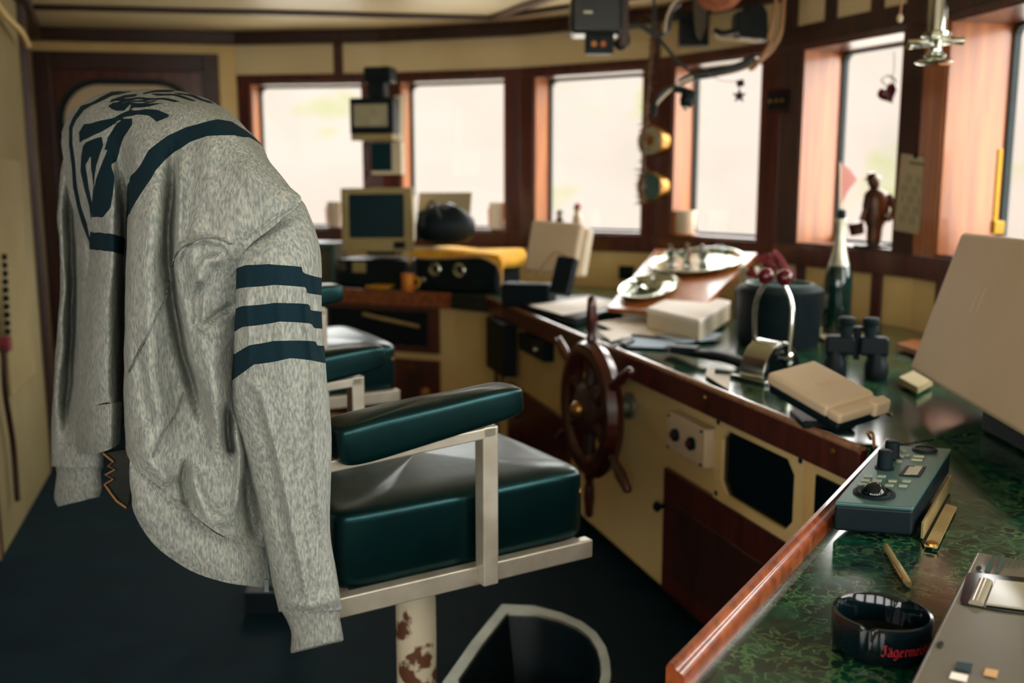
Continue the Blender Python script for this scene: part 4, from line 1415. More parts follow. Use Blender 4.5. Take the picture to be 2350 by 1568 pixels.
MB_ = MB().tube(bez([desk(1540, 800, .91), desk(1600, 812, .92), desk(1660, 820, .92), desk(1725, 840, .91)], 6), [.03] * 9 + [.035] * 10, n=10, flat=.5)
st = MB_.build('folded_strap', 'black', smooth=True)
tag(st, 'bundled black strap lying across the console', 'strap')
MB().obox(desk(1572, 802, .93), V((.04, -.02, 0)), V((.015, .03, 0)), V((0, 0, .012))).build('buckle', 'black', st, bevel=.004)

# wooden board with two silver trays
bd_ = thing('tray_board', 'sloping brown wooden board carrying the silver trays', 'board', at_y(1560, 650, 4.9))
TLb, TRb, BLb = (1505, 572, 5.28), (1738, 583, 4.92), (1395, 706, 4.8)
ab, ub, vb_, nb_, wb, hb2 = frame_px(TLb, TRb, BLb)
bcor = [at_y(1505, 572, 5.28), at_y(1740, 580, 4.95)]
bl_ = at_z(1392, 706, .955)
nb_ = (bcor[1] - bcor[0]).cross(bl_ - bcor[0]).normalized()
if nb_.z < 0:
    nb_ = -nb_
ab = bcor[0]
bcor += [bl_ + (bcor[1] - bcor[0]) * .74, bl_]
MB().prism(bcor, -nb_ * .022).build('board', 'honey_wood', bd_, bevel=.004)
set_base(bd_, Z_DESK)
for p_ in (bcor[0] * .9 + bcor[2] * .1, bcor[1] * .9 + bcor[3] * .1):
    p_ = p_ - nb_ * .026
    sq_tube(MB(), (p_.x, p_.y, Z_DESK + .001), p_, .04, .04, (1, 0, 0)).build('leg', 'mahogany', bd_)


def oval_tray(cx, cy, rx, ry, name, label, items):
    c = at_plane(cx, cy, ab, nb_)
    e = at_plane(cx + rx, cy, ab, nb_) - c
    R1 = e.length
    ex = e.normalized()
    ey = nb_.cross(ex)
    f_ = at_plane(cx, cy - ry, ab, nb_) - c
    R2 = abs(f_.dot(ey))
    t = thing(name, label, 'tray', c)
    def loop(k, h):
        return [c + ex * (R1 * k * math.cos(2 * math.pi * i / 36)) + ey * (R2 * k * math.sin(2 * math.pi * i / 36)) + nb_ * h for i in range(36)]
    mb = MB().grid([loop(.02, .006), loop(.8, .006), loop(.9, .012), loop(1.0, .026), loop(1.02, .024), loop(.9, .004), loop(.8, .001), loop(.02, .001)], wrap=True)
    mb.build('dish', 'silver', t, smooth=True)
    MB().tube(loop(1.01, .026), .006, n=6, closed=True).build('beaded_rim', 'silver', t, smooth=True)
    for k, (fx, fy, kind) in enumerate(items):
        q = c + ex * R1 * fx + ey * R2 * fy + nb_ * .0125
        if kind == 'bowl':
            o = MB().lathe([(.02, 0), (.03, .006), (.05, .03), (.052, .032), (.046, .028), (.026, .01), (.001, .008)], q, nb_, n=20, caps=False).build('sugar_bowl', 'silver', smooth=True)
            lab = ('shallow silver bowl at the back of the lower tray', '', 'shallow silver bowl at the front of the lower tray')[k]
        elif kind == 'spoon':
            mb = MB().tube([q, q + ex * .05 + ey * .03 + nb_ * .004, q + ex * .1 + ey * .05 + nb_ * .004], [.004, .003, .004], n=6)
            mb.ball(q - ex * .014, .016, 12, (1, .7, .35))
            o = mb.build('spoon', 'silver', smooth=True)
            lab = 'silver spoon in the middle of the lower tray' if k == 1 else 'silver spoon at the near rim of the lower tray'
        elif kind == 'glass':
            o = MB().lathe([(.022, 0), (.004, .008), (.004, .03), (.018, .045), (.024, .075), (.022, .075), (.016, .047), (.001, .036)], q, nb_, n=18, caps=False).build('liqueur_glass', 'clear_glass', smooth=True)
            lab = 'small stemmed glass on the upper tray, %s' % {1: 'the one nearest the port rim', 3: 'second from the port rim', 5: 'just past the middle', 6: 'second from the starboard rim', 7: 'the one at the starboard rim'}[k]
        else:
            o = MB().lathe([(.016, 0), (.02, .01), (.02, .04), (.01, .052), (.008, .07), (.011, .072), (.001, .074)], q, nb_, n=16).build('small_flask', 'bronze', smooth=True)
            lab = 'little dark flask on the upper tray, %s' % {0: 'at the port rim', 2: 'between two glasses', 4: 'at the middle'}[k]
        tag(o, lab, kind, {'bowl': 'bowls on the lower tray', 'spoon': 'spoons on the lower tray', 'glass': 'glasses on the upper tray', 'flask': 'flasks on the upper tray'}[kind])


oval_tray(1598, 608, 104, 27, 'silver_tray', 'large oval silver tray with little glasses, the upper one', [(-.66, .3, 'flask'), (-.5, -.2, 'glass'), (-.3, .35, 'flask'), (-.2, -.3, 'glass'), (.08, .25, 'flask'), (.25, -.2, 'glass'), (.5, .1, 'glass'), (.7, -.1, 'glass')])
oval_tray(1490, 668, 62, 26, 'silver_tray', 'small oval silver tray with shallow bowls, the lower one', [(-.35, .3, 'bowl'), (.1, .45, 'spoon'), (.3, -.3, 'bowl'), (-.35, -.4, 'spoon')])

# white carton
wt4 = [at_z(1570, 666, .99), at_z(1678, 690, .99), at_z(1482, 706, .99)]
wt4.insert(2, wt4[1] + (wt4[2] - wt4[0]) * .92)
wcen = sum(wt4, V((0, 0, 0))) / 4
cw = thing('white_carton', 'white flat carton lying below the silver trays', 'carton', V((wcen.x, wcen.y, Z_DESK)))
MB().prism([wcen + (q - wcen) * .98 - V((0, 0, .014)) for q in wt4], (0, 0, -.074)).build('carton_base', 'white_plastic', cw, bevel=.008, seg=3)
MB().prism(wt4, (0, 0, -.022)).build('carton_lid', 'paper', cw, bevel=.01, seg=3)

# jar of pale brushes and red tinsel by the corner
j = desk(1722, 690); j = at_y(1718, 640, 4.52)
jt = thing('candle_jar', 'pale green candle jar beside the upper tray', 'jar', j - V((0, 0, .06)))
MB().lathe([(.04, -.05), (.045, -.04), (.045, .05), (.04, .055), (.038, .05), (.036, -.03), (.001, -.032)], j, n=20, caps=False).build('glass', 'lcd', jt, smooth=True)
MB().lathe([(.034, -.03), (.034, .035), (.03, .04), (.001, .04)], j, n=16).build('candle', 'white_plastic', jt, smooth=True)
MB().box((j.x, j.y, (Z_DESK + j.z - .05) / 2), (.1, .1, j.z - .05 - Z_DESK)).build('stand', 'dark_wood', jt, bevel=.004)
tn = at_y(1768, 640, 4.3)
tl = thing('red_ribbon', 'crumpled red ribbon bow behind the black pot', 'ribbon', tn)
for k in range(7):
    a_ = k * .9
    c0 = tn + V((.05 * math.cos(a_), .03 * math.sin(2 * a_), .01 * k - .02))
    lp = [c0 + V((.05 * math.cos(t) * math.cos(a_), .03 * math.sin(t), .045 * math.sin(t + a_) + .03)) for t in np.linspace(0, 5.2, 14)]
    mb = MB().tube(lp, .013, n=6, flat=.25)
    mb.build('ribbon_loop', 'red_cloth', tl, smooth=True)
MB().box((tn.x, tn.y, (Z_DESK + tn.z - .03) / 2), (.09, .09, tn.z - .032 - Z_DESK)).build('gift_box', 'dark_wood', tl, bevel=.003)

# black pot
pc_ = at_z(1784, 790, Z_DESK)
pt = thing('black_pot', 'wide black pot with a pale rimmed lid behind the throttle', 'pot', pc_)
Rp = .158
MB().lathe([(Rp * .93, 0), (Rp * .97, .02), (Rp, .19), (Rp * 1.03, .2), (Rp * 1.03, .212), (Rp * .9, .214)], pc_, n=48).build('pot_body', 'black', pt, smooth=True)
MB().lathe([(Rp * 1.02, .2125), (Rp * .98, .222), (Rp * .8, .23), (Rp * .76, .224), (.001, .222)], pc_, n=48, caps=False).build('lid', 'rubber', pt, smooth=True)
MB().lathe([(Rp * .8, .23), (Rp * .8, .236), (Rp * .72, .236), (Rp * .72, .228)], pc_, n=48, caps=False).build('lid_ring', 'face_plate', pt, smooth=True)

# sparkling wine bottle
bp_ = at_z(1917, 772, Z_DESK)
bt = thing('wine_bottle', 'dark green sparkling wine bottle with a pale foil neck', 'bottle', bp_)
MB().lathe([(.05, 0), (.055, .01), (.056, .2), (.052, .25), (.036, .3), (.03, .31)], bp_, n=32).build('glass_body', 'bottle_glass', bt, smooth=True)
MB().lathe([(.041, .285), (.034, .31), (.023, .36), (.0195, .42), (.0195, .45), (.023, .452), (.023, .468), (.017, .47)], bp_, n=28).build('foil_neck', 'foil', bt, smooth=True)
MB().lathe([(.012, .468), (.016, .476), (.016, .5), (.008, .506), (.001, .507)], bp_, n=16).build('stopper', 'black', bt, smooth=True)

# binoculars standing on their front lenses
bc_ = at_z(1962, 868, Z_DESK)
bn = thing('binoculars', 'black binoculars standing upright on the console', 'binoculars', bc_)
bdir = V((.97, -.25, 0)).normalized()
for s in (-1, 1):
    q = bc_ + bdir * (s * .062)
    MB().lathe([(.034, 0), (.036, .01), (.036, .05), (.03, .06), (.03, .1)], q, n=28).build('barrel', 'black', bn, smooth=True)
    q2 = bc_ + bdir * (s * .05)
    MB().obox(q2 + V((0, 0, .105)), bdir * .045, V((.25, .97, 0)) * .03, V((0, 0, .03))).build('prism_housing', 'black', bn, bevel=.012, seg=3)
    q3 = bc_ + bdir * (s * .036 + .003)
    MB().lathe([(.018, .13), (.018, .145), (.024, .147), (.025, .165), (.022, .167), (.025, .17), (.026, .19), (.02, .194)], q3, n=24).build('eyecup', 'rubber', bn, smooth=True)
MB().lathe([(.01, .06), (.01, .15), (.015, .152), (.015, .165)], bc_, n=16).build('focus_wheel', 'black', bn, smooth=True)
lf = sheet([(1855, 762), (1920, 745), (1960, 762), (1900, 785)], .897, .006, 'leaflet', 'calendar_paper', 'folded pale leaflet behind the binoculars', 'leaflet')
wb_ = sheet([(2055, 800), (2095, 790), (2160, 800), (2120, 822)], .897, .02, 'wooden_case', 'honey_wood', 'small orange wooden case beside the binoculars', 'case')
wb2 = sheet([(2062, 880), (2100, 862), (2140, 885), (2105, 905)], .897, .02, 'tin_box', 'beige_plastic', 'flat beige tin under the large covered display', 'tin')

# twin lever engine control
tcen = at_z(1766, 868, Z_DESK)
th = thing('engine_throttle', 'chrome twin lever engine control with dark red knobs', 'throttle', tcen)
tdir = (V((.84, .54, 0))).normalized()        # fore and aft sweep of the levers
tax = V((.54, -.84, 0))                          # axis through the side cheeks
def half_disc(off, th_, R, name, m):
    pts = [tcen + tdir * (R * math.cos(a)) + V((0, 0, .012 + R * 1.35 * math.sin(a))) + tax * off for a in np.linspace(0, math.pi, 25)]
    return MB().prism(pts, tax * th_).build(name, m, th, bevel=.003)
half_disc(-.05, .1, .082, 'dome', 'chrome')
half_disc(.05, .006, .076, 'side_cheek', 'black_gloss')
half_disc(-.056, .006, .076, 'side_cheek', 'black_gloss')
MB().obox(tcen + V((0, 0, .006)), tdir * .1, tax * .075, V((0, 0, .006))).build('base_plate', 'chrome', th, bevel=.003)
for s in (-1, 1):
    rt = tcen + tax * (s * .063) + tdir * (.012 if s > 0 else -.0) + V((0, 0, .07))
    l1 = [rt, rt + V((0, 0, .12)) + tdir * .01 * s, rt + V((0, 0, .18)) + tdir * .012 * s + tax * (-s * .01), rt + V((0, 0, .23)) - tdir * .0 * s + tax * (-s * .03)]
    lv = MB().tube(bez(l1, 5), .0075, n=10)
    lv.build('lever', 'chrome', th, smooth=True)
    MB().ball(l1[-1] + V((0, 0, .02)), .026, 18).build('knob', 'red_plastic', th, smooth=True)
    MB().lathe([(.02, -.004), (.02, .01), (.012, .014)], rt, tax * s, n=18).build('lever_boss', 'chrome', th, smooth=True)

# small white covered display on a bracket at the console edge
sc_ = thing('covered_display', 'small display under a white cover tilted over the console edge', 'display', at_z(1960, 960, Z_DESK))
a0, u0, v0, n0, w0, h0 = frame_px((1868, 824, 2.60), (2040, 915, 2.39), (1813, 884, 2.45))
panel(a0, u0, v0, n0, w0, h0, 0, 0, .84, 1, -.035, 0, 'cover', 'cover_plastic', sc_, bevel=.012, seg=4)
panel(a0, u0, v0, n0, w0, h0, .82, .02, 1.0, .98, -.035, -.006, 'cover_flange', 'cover_plastic', sc_, bevel=.01, seg=3)
panel(a0, u0, v0, n0, w0, h0, .9, -.03, 1.03, .3, -.04, .0, 'cover_tab', 'cover_plastic', sc_, bevel=.008, seg=3)
panel(a0, u0, v0, n0, w0, h0, .02, .04, .98, .96, -.06, -.035, 'housing', 'black', sc_, bevel=.01)
panel(a0, u0, v0, n0, w0, h0, .3, -.1, 1.04, -.05, -.05, -.042, 'bracket_edge', 'chrome', sc_, bevel=.002)
for k in range(2):
    cx_ = .42 + .05 * k
    panel(a0, u0, v0, n0, w0, h0, cx_, .25, cx_ + .02, .62, 0, .0012, 'embossed_mark', 'cover_plastic', sc_)
bq = a0 + u0 * w0 * .5 + v0 * h0 * .5 - n0 * .09
MB().prism([V((bq.x - .06, bq.y - .05, Z_DESK)), V((bq.x + .07, bq.y - .06, Z_DESK)), V((bq.x + .07, bq.y + .08, Z_DESK)), V((bq.x - .06, bq.y + .08, Z_DESK))], (0, 0, max(.02, bq.z - Z_DESK - .01))).build('bracket', 'black', sc_, bevel=.006)
MB().tube(bez([at_z(1998, 1008, .91), at_z(1990, 992, .94), at_z(2003, 996, .93), at_z(2006, 1024, .91)], 6), .004, n=6).build('lead', 'cable_tan', sc_, smooth=True)

# large covered display
bgd = thing('covered_display', 'large radar display under a beige cover at the starboard side', 'display', V((1.25, 2.35, Z_DESK)))
a1, u1, v1, n1, w1, h1 = frame_px((2206, 531, 2.78), (2350, 546, 2.35), (2087, 848, 2.78))
ex1 = 2.6
panel(a1, u1, v1, n1, w1, h1, 0, 0, ex1, 1.0, -.06, 0, 'cover', 'cover_plastic', bgd, bevel=.014, seg=4)
panel(a1, u1, v1, n1, w1, h1, .05, .04, ex1 - .03, .96, -.2, -.061, 'housing', 'black', bgd, bevel=.015)
for k in range(2):
    panel(a1, u1, v1, n1, w1, h1, .62 + .09 * k, .33, .66 + .09 * k, .5, 0, .0015, 'embossed_mark', 'cover_plastic', bgd)
ft = a1 + u1 * w1 * 1.2 + v1 * h1 * .9 - n1 * .12
MB().box((ft.x + .05, ft.y, (Z_DESK + ft.z) / 2), (.18, .3, ft.z - Z_DESK)).build('stand', 'black', bgd, bevel=.01)

# trackball keyboard on its bracket
a_, u_, v_, n_, w_, h_ = None, None, None, None, None, None
K = [at_z(1914, 1150, .95), at_z(2098, 1170, .95), at_z(2030, 1024, .972), at_z(2180, 1028, .972)]
kc = sum(K, V((0, 0, 0))) / 4
u_ = ((K[1] - K[0]) + (K[3] - K[2])).normalized()
v_ = ((K[2] - K[0]) + (K[3] - K[1])).normalized()
n_ = u_.cross(v_).normalized()
if n_.z < 0:
    n_ = -n_
wk = ((K[1] - K[0]).length + (K[3] - K[2]).length) / 2
lk = ((K[2] - K[0]) + (K[3] - K[1])).length / 2
kb = thing('control_keypad', 'teal faced control keypad with trackball and knobs by the wooden lip', 'keypad', V((kc.x, kc.y, Z_DESK)))
MB().obox(kc - n_ * .029, u_ * wk / 2, v_ * lk / 2, n_ * .024).build('housing', 'black', kb, bevel=.006)
MB().obox(kc - n_ * .003, u_ * wk / 2, v_ * lk / 2, n_ * .004).build('face_plate', 'face_plate', kb, bevel=.003)


def on_k(px, py, up=0.):
    return at_plane(px, py, kc + n_ * .001, n_) + n_ * up


def key(px, py, w, h, name, m, t=.004):
    return MB().obox(on_k(px, py, t / 2), u_ * w / 2, v_ * h / 2, n_ * t / 2).build(name, m, kb, bevel=.001)


def btn(px, py, prof, name, m, n=24):
    return MB().lathe(prof, on_k(px, py), n_, n=n).build(name, m, kb, smooth=True)


btn(2006, 1133, [(.036, 0), (.036, .002), (.032, .004), (.03, .002), (.028, .004), (.026, .002), (.001, .002)], 'trackball_ring', 'black', 32)
MB().ball(on_k(2006, 1133, -.001), .022, 20).build('trackball', 'black_gloss', kb, smooth=True)
btn(2122, 1034, [(.024, 0), (.024, .003), (.018, .005), (.017, .003), (.001, .003)], 'jog_dial', 'black', 28)
for px, py, hh_ in ((2030, 1075, .034), (2046, 1052, .034)):
    btn(px, py, [(.018, 0), (.018, .002), (.0145, .003), (.0135, hh_), (.011, hh_ + .002), (.001, hh_ + .002)], 'knob', 'black')
for px, py in ((1992, 1095), (1985, 1105), (1977, 1114), (2023, 1096), (2013, 1106), (2008, 1116), (2048, 1107), (2040, 1117), (2080, 1107), (2072, 1118)):
    key(px, py, .014, .009, 'key', 'key_cap')
for px, py in ((2068, 1048), (2073, 1036), (2062, 1060), (2080, 1046)):
    btn(px, py, [(.006, 0), (.006, .003), (.003, .004)], 'round_key', 'key_cap', 12)
for px, py in ((2108, 1050), (2104, 1058)):
    key(px, py, .02, .007, 'key', 'lcd')
key(2095, 1083, .036, .062, 'display_surround', 'black', .002)
key(2087, 1083, .010, .048, 'display_strip', 'lcd', .003)
key(2102, 1082, .014, .052, 'display_strip', 'lcd', .003)
# its metal bracket rails
rl = thing('mounting_rail', 'brass coloured metal mounting rail beside the control keypad', 'rail', at_z(2130, 1250, Z_DESK))
MB().prism([at_z(2120, 1255, .893), at_z(2151, 1261, .893), at_z(2196, 1168, .893), at_z(2170, 1160, .893)], (0, 0, .004)).build('foot_strip', 'gold_metal', rl, bevel=.001)
MB().prism([at_z(2112, 1236, .893), at_z(2119, 1238, .893), at_z(2182, 1124, .893), at_z(2176, 1122, .893)], (0, 0, .03)).build('upright', 'gold_metal', rl, bevel=.001)
MB().lathe([(.011, 0), (.01, .004), (.003, .007)], at_z(2139, 1251, .896), n=16).build('screw', 'brass', rl, smooth=True)
MB().prism([at_z(2114, 1240, .891), at_z(2119, 1255, .891), at_z(2170, 1162, .891), at_z(2176, 1126, .891)], (0, 0, .002)).build('base_strip', 'black', rl)

# pen
p0, p1 = at_z(2030, 1250, .8965), at_z(2086, 1342, .8965)
pd = (p1 - p0).normalized()
L_ = (p1 - p0).length
pen = thing('ballpoint_pen', 'slim silver gilt ballpoint pen by the black ashtray', 'pen', p0)
MB().lathe([(.002, 0), (.0045, .006), (.0055, .02), (.0055, L_ * .48)], p0, pd, n=16).build('barrel', 'gold_metal', pen, smooth=True)
MB().lathe([(.0058, L_ * .48), (.0062, L_ * .5), (.0062, L_ * .95), (.0045, L_)], p0, pd, n=16).build('cap', 'gold_metal', pen, smooth=True)
sd = pd.cross(V((0, 0, 1))).normalized()
if sd.x > 0:
    sd = -sd
MB().obox(p0 + pd * L_ * .76 + sd * .008 + V((0, 0, .003)), pd * .025, sd * .001, V((0, 0, .0018))).build('clip', 'brass', pen)

# ashtray with red blackletter on its wall
ac = V((.49, 1.245, Z_DESK))
AR = .0635
at_ = thing('ashtray', 'round glossy black ashtray with red gothic lettering', 'ashtray', ac)
prof = [(AR * .93, 0), (AR * .99, .004), (AR, .012), (AR, .046), (AR * .985, .05), (AR * .93, .0505), (AR * .9, .048), (AR * .87, .03), (AR * .8, .014), (AR * .6, .01), (.001, .009)]
rws = []
for (r, z) in prof:
    row = []
    for k in range(72):
        a = 2 * math.pi * k / 72
        zz = z
        if z > .045 and .86 < r / AR < .99:
            for g in (2.75, .75, -2.2):
                zz -= .006 * math.exp(-((a - g + math.pi) % (2 * math.pi) - math.pi) ** 2 / .006)
        row.append(ac + V((r * math.cos(a), r * math.sin(a), zz)))
    rws.append(row)
mb = MB().grid(rws, wrap=True)
mb.f.append(tuple(range(72))[::-1])
mb.build('bowl', 'black_gloss', at_, smooth=True, recalc=True)
# broad-nib strokes, unit x-height letters (x, y) polylines
GL = {'J': (.82, [[(.75, 1.55), (.25, 1.45)], [(.55, 1.5), (.6, .3), (.35, -.1), (.05, .1)], [(.1, 1.0), (.35, 1.1)]]),
      'ä': (.85, [[(.15, .75), (.4, 1.0), (.65, .8), (.65, .05), (.8, .0)], [(.65, .5), (.2, .45), (.15, .1), (.4, 0), (.65, .15)], [(.25, 1.3), (.3, 1.25)], [(.55, 1.3), (.6, 1.25)]]),
      'g': (.85, [[(.65, .95), (.3, 1.0), (.15, .8), (.15, .2), (.35, 0), (.62, .15)], [(.65, 1.0), (.65, -.3), (.4, -.5), (.15, -.35)]]),
      'e': (.75, [[(.15, .45), (.6, .65), (.4, 1.0), (.15, .8), (.15, .2), (.35, 0), (.6, .15)]]),
      'r': (.65, [[(.1, .9), (.25, .95), (.25, 0)], [(.25, .75), (.45, 1.0), (.6, .85)]]),
      'm': (1.25, [[(.05, .9), (.2, .95), (.2, 0)], [(.2, .8), (.42, 1.0), (.6, .85), (.6, 0)], [(.6, .8), (.82, 1.0), (1.0, .85), (1.0, .1), (1.12, .0)]]),
      'i': (.45, [[(.1, .9), (.22, .95), (.22, .1), (.34, 0)], [(.2, 1.3), (.26, 1.25)]]),
      's': (.7, [[(.6, .85), (.35, 1.0), (.15, .8), (.55, .45), (.5, .1), (.25, 0), (.1, .15)]]),
      't': (.6, [[(.28, 1.35), (.28, .15), (.4, 0), (.52, .12)], [(.08, .95), (.5, .95)]])}
xh = .0086
adv = 0.
lt = MB()
a_start = math.radians(-110)
for chn in 'Jägermeister':
    wd_, sts = GL[chn]
    for s_ in sts:
        for i in range(len(s_) - 1):
            (x0, y0), (x1, y1) = s_[i], s_[i + 1]
            nx, ny = .085, .085
            quad = [(x0 - nx, y0 - ny), (x0 + nx, y0 + ny), (x1 + nx, y1 + ny), (x1 - nx, y1 - ny)]
            pts = []
            for (gx, gy) in quad:
                aa = a_start + (adv + gx * xh) / AR
                pts.append(ac + V(((AR + .0006) * math.cos(aa), (AR + .0006) * math.sin(aa), .017 + gy * xh)))
            lt.add(pts, [(0, 1, 2, 3)])
    adv += wd_ * xh
lt.build('lettering', 'print_red', at_)

# grey device lying open at the right of the counter
g0, g1 = at_z(2240, 1262, .945), at_z(2098, 1548, .945)
gv = (g1 - g0); gl_ = gv.length; gv.normalize()
gu = V((-gv.y, gv.x, 0)).normalized()
if gu.x < 0:
    gu = -gu
gu = (gu + V((0, 0, 0))).normalized()
gd = thing('label_printer', 'flat grey plastic machine with stickers and a glossy lid at the frame edge', 'machine', V((g0.x, g0.y, Z_DESK)))
GW = .36
Gp = lambda s, t, z=0: g0 + gv * s + gu * t + V((0, 0, z))
kx = gl_ * .235
MB().prism([Gp(kx, 0, -.053), Gp(gl_ + .06, 0, -.053), Gp(gl_ + .06, GW, -.053), Gp(kx, GW, -.053)], (0, 0, .053)).build('base_shell', 'device_grey', gd, bevel=.006, seg=3)
MB().prism([Gp(0, 0.0, -.053), Gp(kx - .001, 0.0, -.053), Gp(kx - .001, GW, -.053), Gp(0, GW, -.053)], (0, 0, .051)).build('rear_shell', 'device_grey', gd, bevel=.006, seg=3)
gc = at_z(2300, 1368, .945)
RR = [at_z(x, y, .9455) for x, y in ((2218, 1318), (2232, 1316), (2420, 1335), (2420, 1420), (2300, 1405), (2206, 1388), (2203, 1378))]
MB().prism(RR, (0, 0, .0015)).build('lid_recess', 'black_gloss', gd)
MB().tube([at_z(2240, 1386, .949), at_z(2262, 1334, .949)], .0095, n=16, flat=.5).build('roller', 'glossy_lid', gd, smooth=True)
MB().prism([at_z(x, y, .948) for x, y in ((2262, 1390), (2284, 1334), (2430, 1350), (2430, 1412))], (0, 0, .003)).build('glossy_lid', 'glossy_lid', gd, bevel=.001)
for x, y in ((2246, 1305), (2158, 1480)):
    c_ = at_z(x, y, .946)
    MB().prism([c_ + gv * (.009 * math.cos(t)) + gu * (.0035 * math.sin(t)) for t in np.linspace(0, 2 * math.pi, 17)[:-1]], (0, 0, .001)).build('slot', 'black', gd)


def gstk(pts, name, m, z=.9465):
    MB().prism([at_z(x, y, z) for x, y in pts], (0, 0, .0006)).build(name, m, gd)


gstk([(2196, 1519), (2233, 1525), (2228, 1543), (2190, 1536)], 'sticker', 'crt_glass')
gstk([(2184, 1543), (2222, 1551), (2218, 1566), (2178, 1557)], 'sticker', 'paper')
gstk([(2262, 1535), (2292, 1540), (2287, 1556), (2257, 1550)], 'sticker', 'cloth_lining')
gstk([(2258, 1312), (2270, 1314), (2286, 1276), (2278, 1275)], 'printed_bar', 'ink', .9455)
gstk([(2285, 1316), (2292, 1317), (2306, 1275), (2300, 1274)], 'printed_bar', 'ink', .9455)
for k in range(6):
    x = 2306 + 12 * k
    ln = 26 - 3 * (k % 3)
    gstk([(x, 1280), (x + 2.5, 1280.4), (x + 2.5 - ln * .38, 1280 + ln), (x - ln * .38, 1280 + ln)], 'printed_line', 'ink', .9455)
# ------------------------------------------------------------------ things on posts, sills and overhead
def on_wall(i, px, py, out=.02):
    d, o = fac[i][1], fac[i][2]
    return at_plane(px, py, W[i] - o * out, o)


def gauge(px, py, name, label, face):
    d, o = fac[2][1], fac[2][2]
    c = on_wall(3 if px > 1509 else 2, px, py, .016)
    ax_ = (-o + V((-.25, 0, 0))).normalized()
    g = thing(name, label, 'gauge', c)
    MB().lathe([(.075, -.004), (.075, .02), (.066, .03), (.066, .07), (.08, .075), (.082, .095), (.074, .1)], c, ax_, n=36).build('case', 'brass', g, smooth=True)
    MB().lathe([(.074, .101), (.001, .102)], c, ax_, n=36, caps=False).build('dial', face, g, smooth=True)
    MB().lathe([(.082, .094), (.084, .104), (.076, .109), (.073, .102)], c, ax_, n=36, caps=False).build('bezel', 'brass', g, smooth=True)
    if face == 'lcd':
        MB().lathe([(.03, .1015), (.03, .105), (.02, .107), (.001, .107)], c, ax_, n=20, caps=False).build('centre_plate', 'brass', g, smooth=True)
        MB().lathe([(.046, .1015), (.048, .1035), (.05, .1015)], c, ax_, n=28, caps=False).build('scale_ring', 'ink', g, smooth=True)


gauge(1516, 324, 'barometer', 'brass barometer, the upper of two round gauges on the post', 'lcd')
gauge(1514, 428, 'ship_clock', 'brass ship clock with a pale green face, the lower gauge', 'face_plate')

# calendar sheet on the starboard post
cal = thing('calendar_sheet', 'printed calendar sheet pinned to the dark starboard post', 'calendar', on_wall(4, 2100, 540))
d4, o4_ = fac[4][1], fac[4][2]
cc = [at_plane(x, y, W[4] - o4_ * .022, o4_) for x, y in ((2069, 352), (2140, 362), (2126, 542), (2052, 528))]
cu_ = (cc[1] - cc[0]); cv_ = (cc[3] - cc[0])
MB().prism(cc, -o4_ * .002).build('sheet', 'calendar_paper', cal)
CQ = lambda x, y: cc[0] * (1 - x) * (1 - y) + cc[1] * x * (1 - y) + cc[2] * x * y + cc[3] * (1 - x) * y - o4_ * .0025
MB().prism([CQ(.3, .09), CQ(.85, .09), CQ(.85, .115), CQ(.3, .115)], -o4_ * .0006).build('printed_heading', 'ink', cal)
for k in range(7):
    x = .16 + .105 * k
    for r in range(5):
        y = .26 + .13 * r
        MB().prism([CQ(x, y), CQ(x + .022, y), CQ(x + .022, y + .1), CQ(x, y + .1)], -o4_ * .0006).build('printed_day', 'ink', cal) if (k + r) % 3 else None
MB().lathe([(.009, 0), (.009, .008), (.005, .012)], CQ(.5, .01), -o4_, n=12).build('pin', 'black', cal, smooth=True)

# switch strip on the corner post
swp = on_wall(3, 1790, 232, .014)
sw = thing('switch_plate', 'small dark plate with three switches on the corner post', 'switch plate', swp)
d3, o3 = fac[3][1], fac[3][2]
MB().obox(swp - o3 * .012, d3 * .06, o3 * .012, V((0, 0, .045))).build('plate', 'black', sw, bevel=.004)
for k in (-1, 0, 1):
    MB().lathe([(.009, 0), (.007, .012), (.003, .016)], swp - o3 * .024 + d3 * .035 * k, -o3, n=10).build('switch', 'brass', sw, smooth=True)
for s in (-1, 1):
    MB().obox(swp - o3 * .013 + V((0, 0, s * .052)), d3 * .06, o3 * .01, V((0, 0, .005))).build('edge_strip', 'red_plastic', sw)

# figurine on the starboard sill
fp = at_y(2003, 590, 4.5)
fp.z = Z_SILL + .012
fg = thing('bronze_figurine', 'bronze fisherman figurine standing in the starboard window', 'figurine', fp)
s_ = .98
body_rows = []
for (z, rx, ry, ox) in ((0.0, .05, .045, -.002), (.012, .05, .045, 0), (.016, .03, .028, .0), (.05, .034, .03, .0), (.09, .036, .03, .0), (.12, .05, .036, .004), (.16, .058, .04, .006), (.21, .056, .04, .004), (.245, .046, .036, -.002), (.262, .02, .02, -.01), (.27, .022, .022, -.013), (.29, .027, .028, -.018), (.312, .022, .024, -.02), (.322, .008, .01, -.02)):
    body_rows.append([fp + V((ox + rx * math.cos(t) * (1 + .08 * math.sin(3 * t + z * 30)), ry * math.sin(t), z)) for t in np.linspace(0, 2 * math.pi, 21)[:-1]])
mb = MB().grid(body_rows, wrap=True)
mb.f.append(tuple(range(20))[::-1])
MB_f = mb.build('body', 'bronze', fg, smooth=True)
MB().lathe([(.04, 0), (.034, .004), (.022, .012), (.02, .026), (.001, .03)], fp + V((-.021, 0, .305)), V((-.2, 0, 1)), n=18).build('hat', 'bronze', fg, smooth=True)
MB().tube(bez([fp + V((.045, -.01, .235)), fp + V((.075, -.02, .18)), fp + V((.055, -.03, .13)), fp + V((.02, -.04, .14))], 5), [.018] * 6 + [.014] * 10, n=10).build('arm', 'bronze', fg, smooth=True)
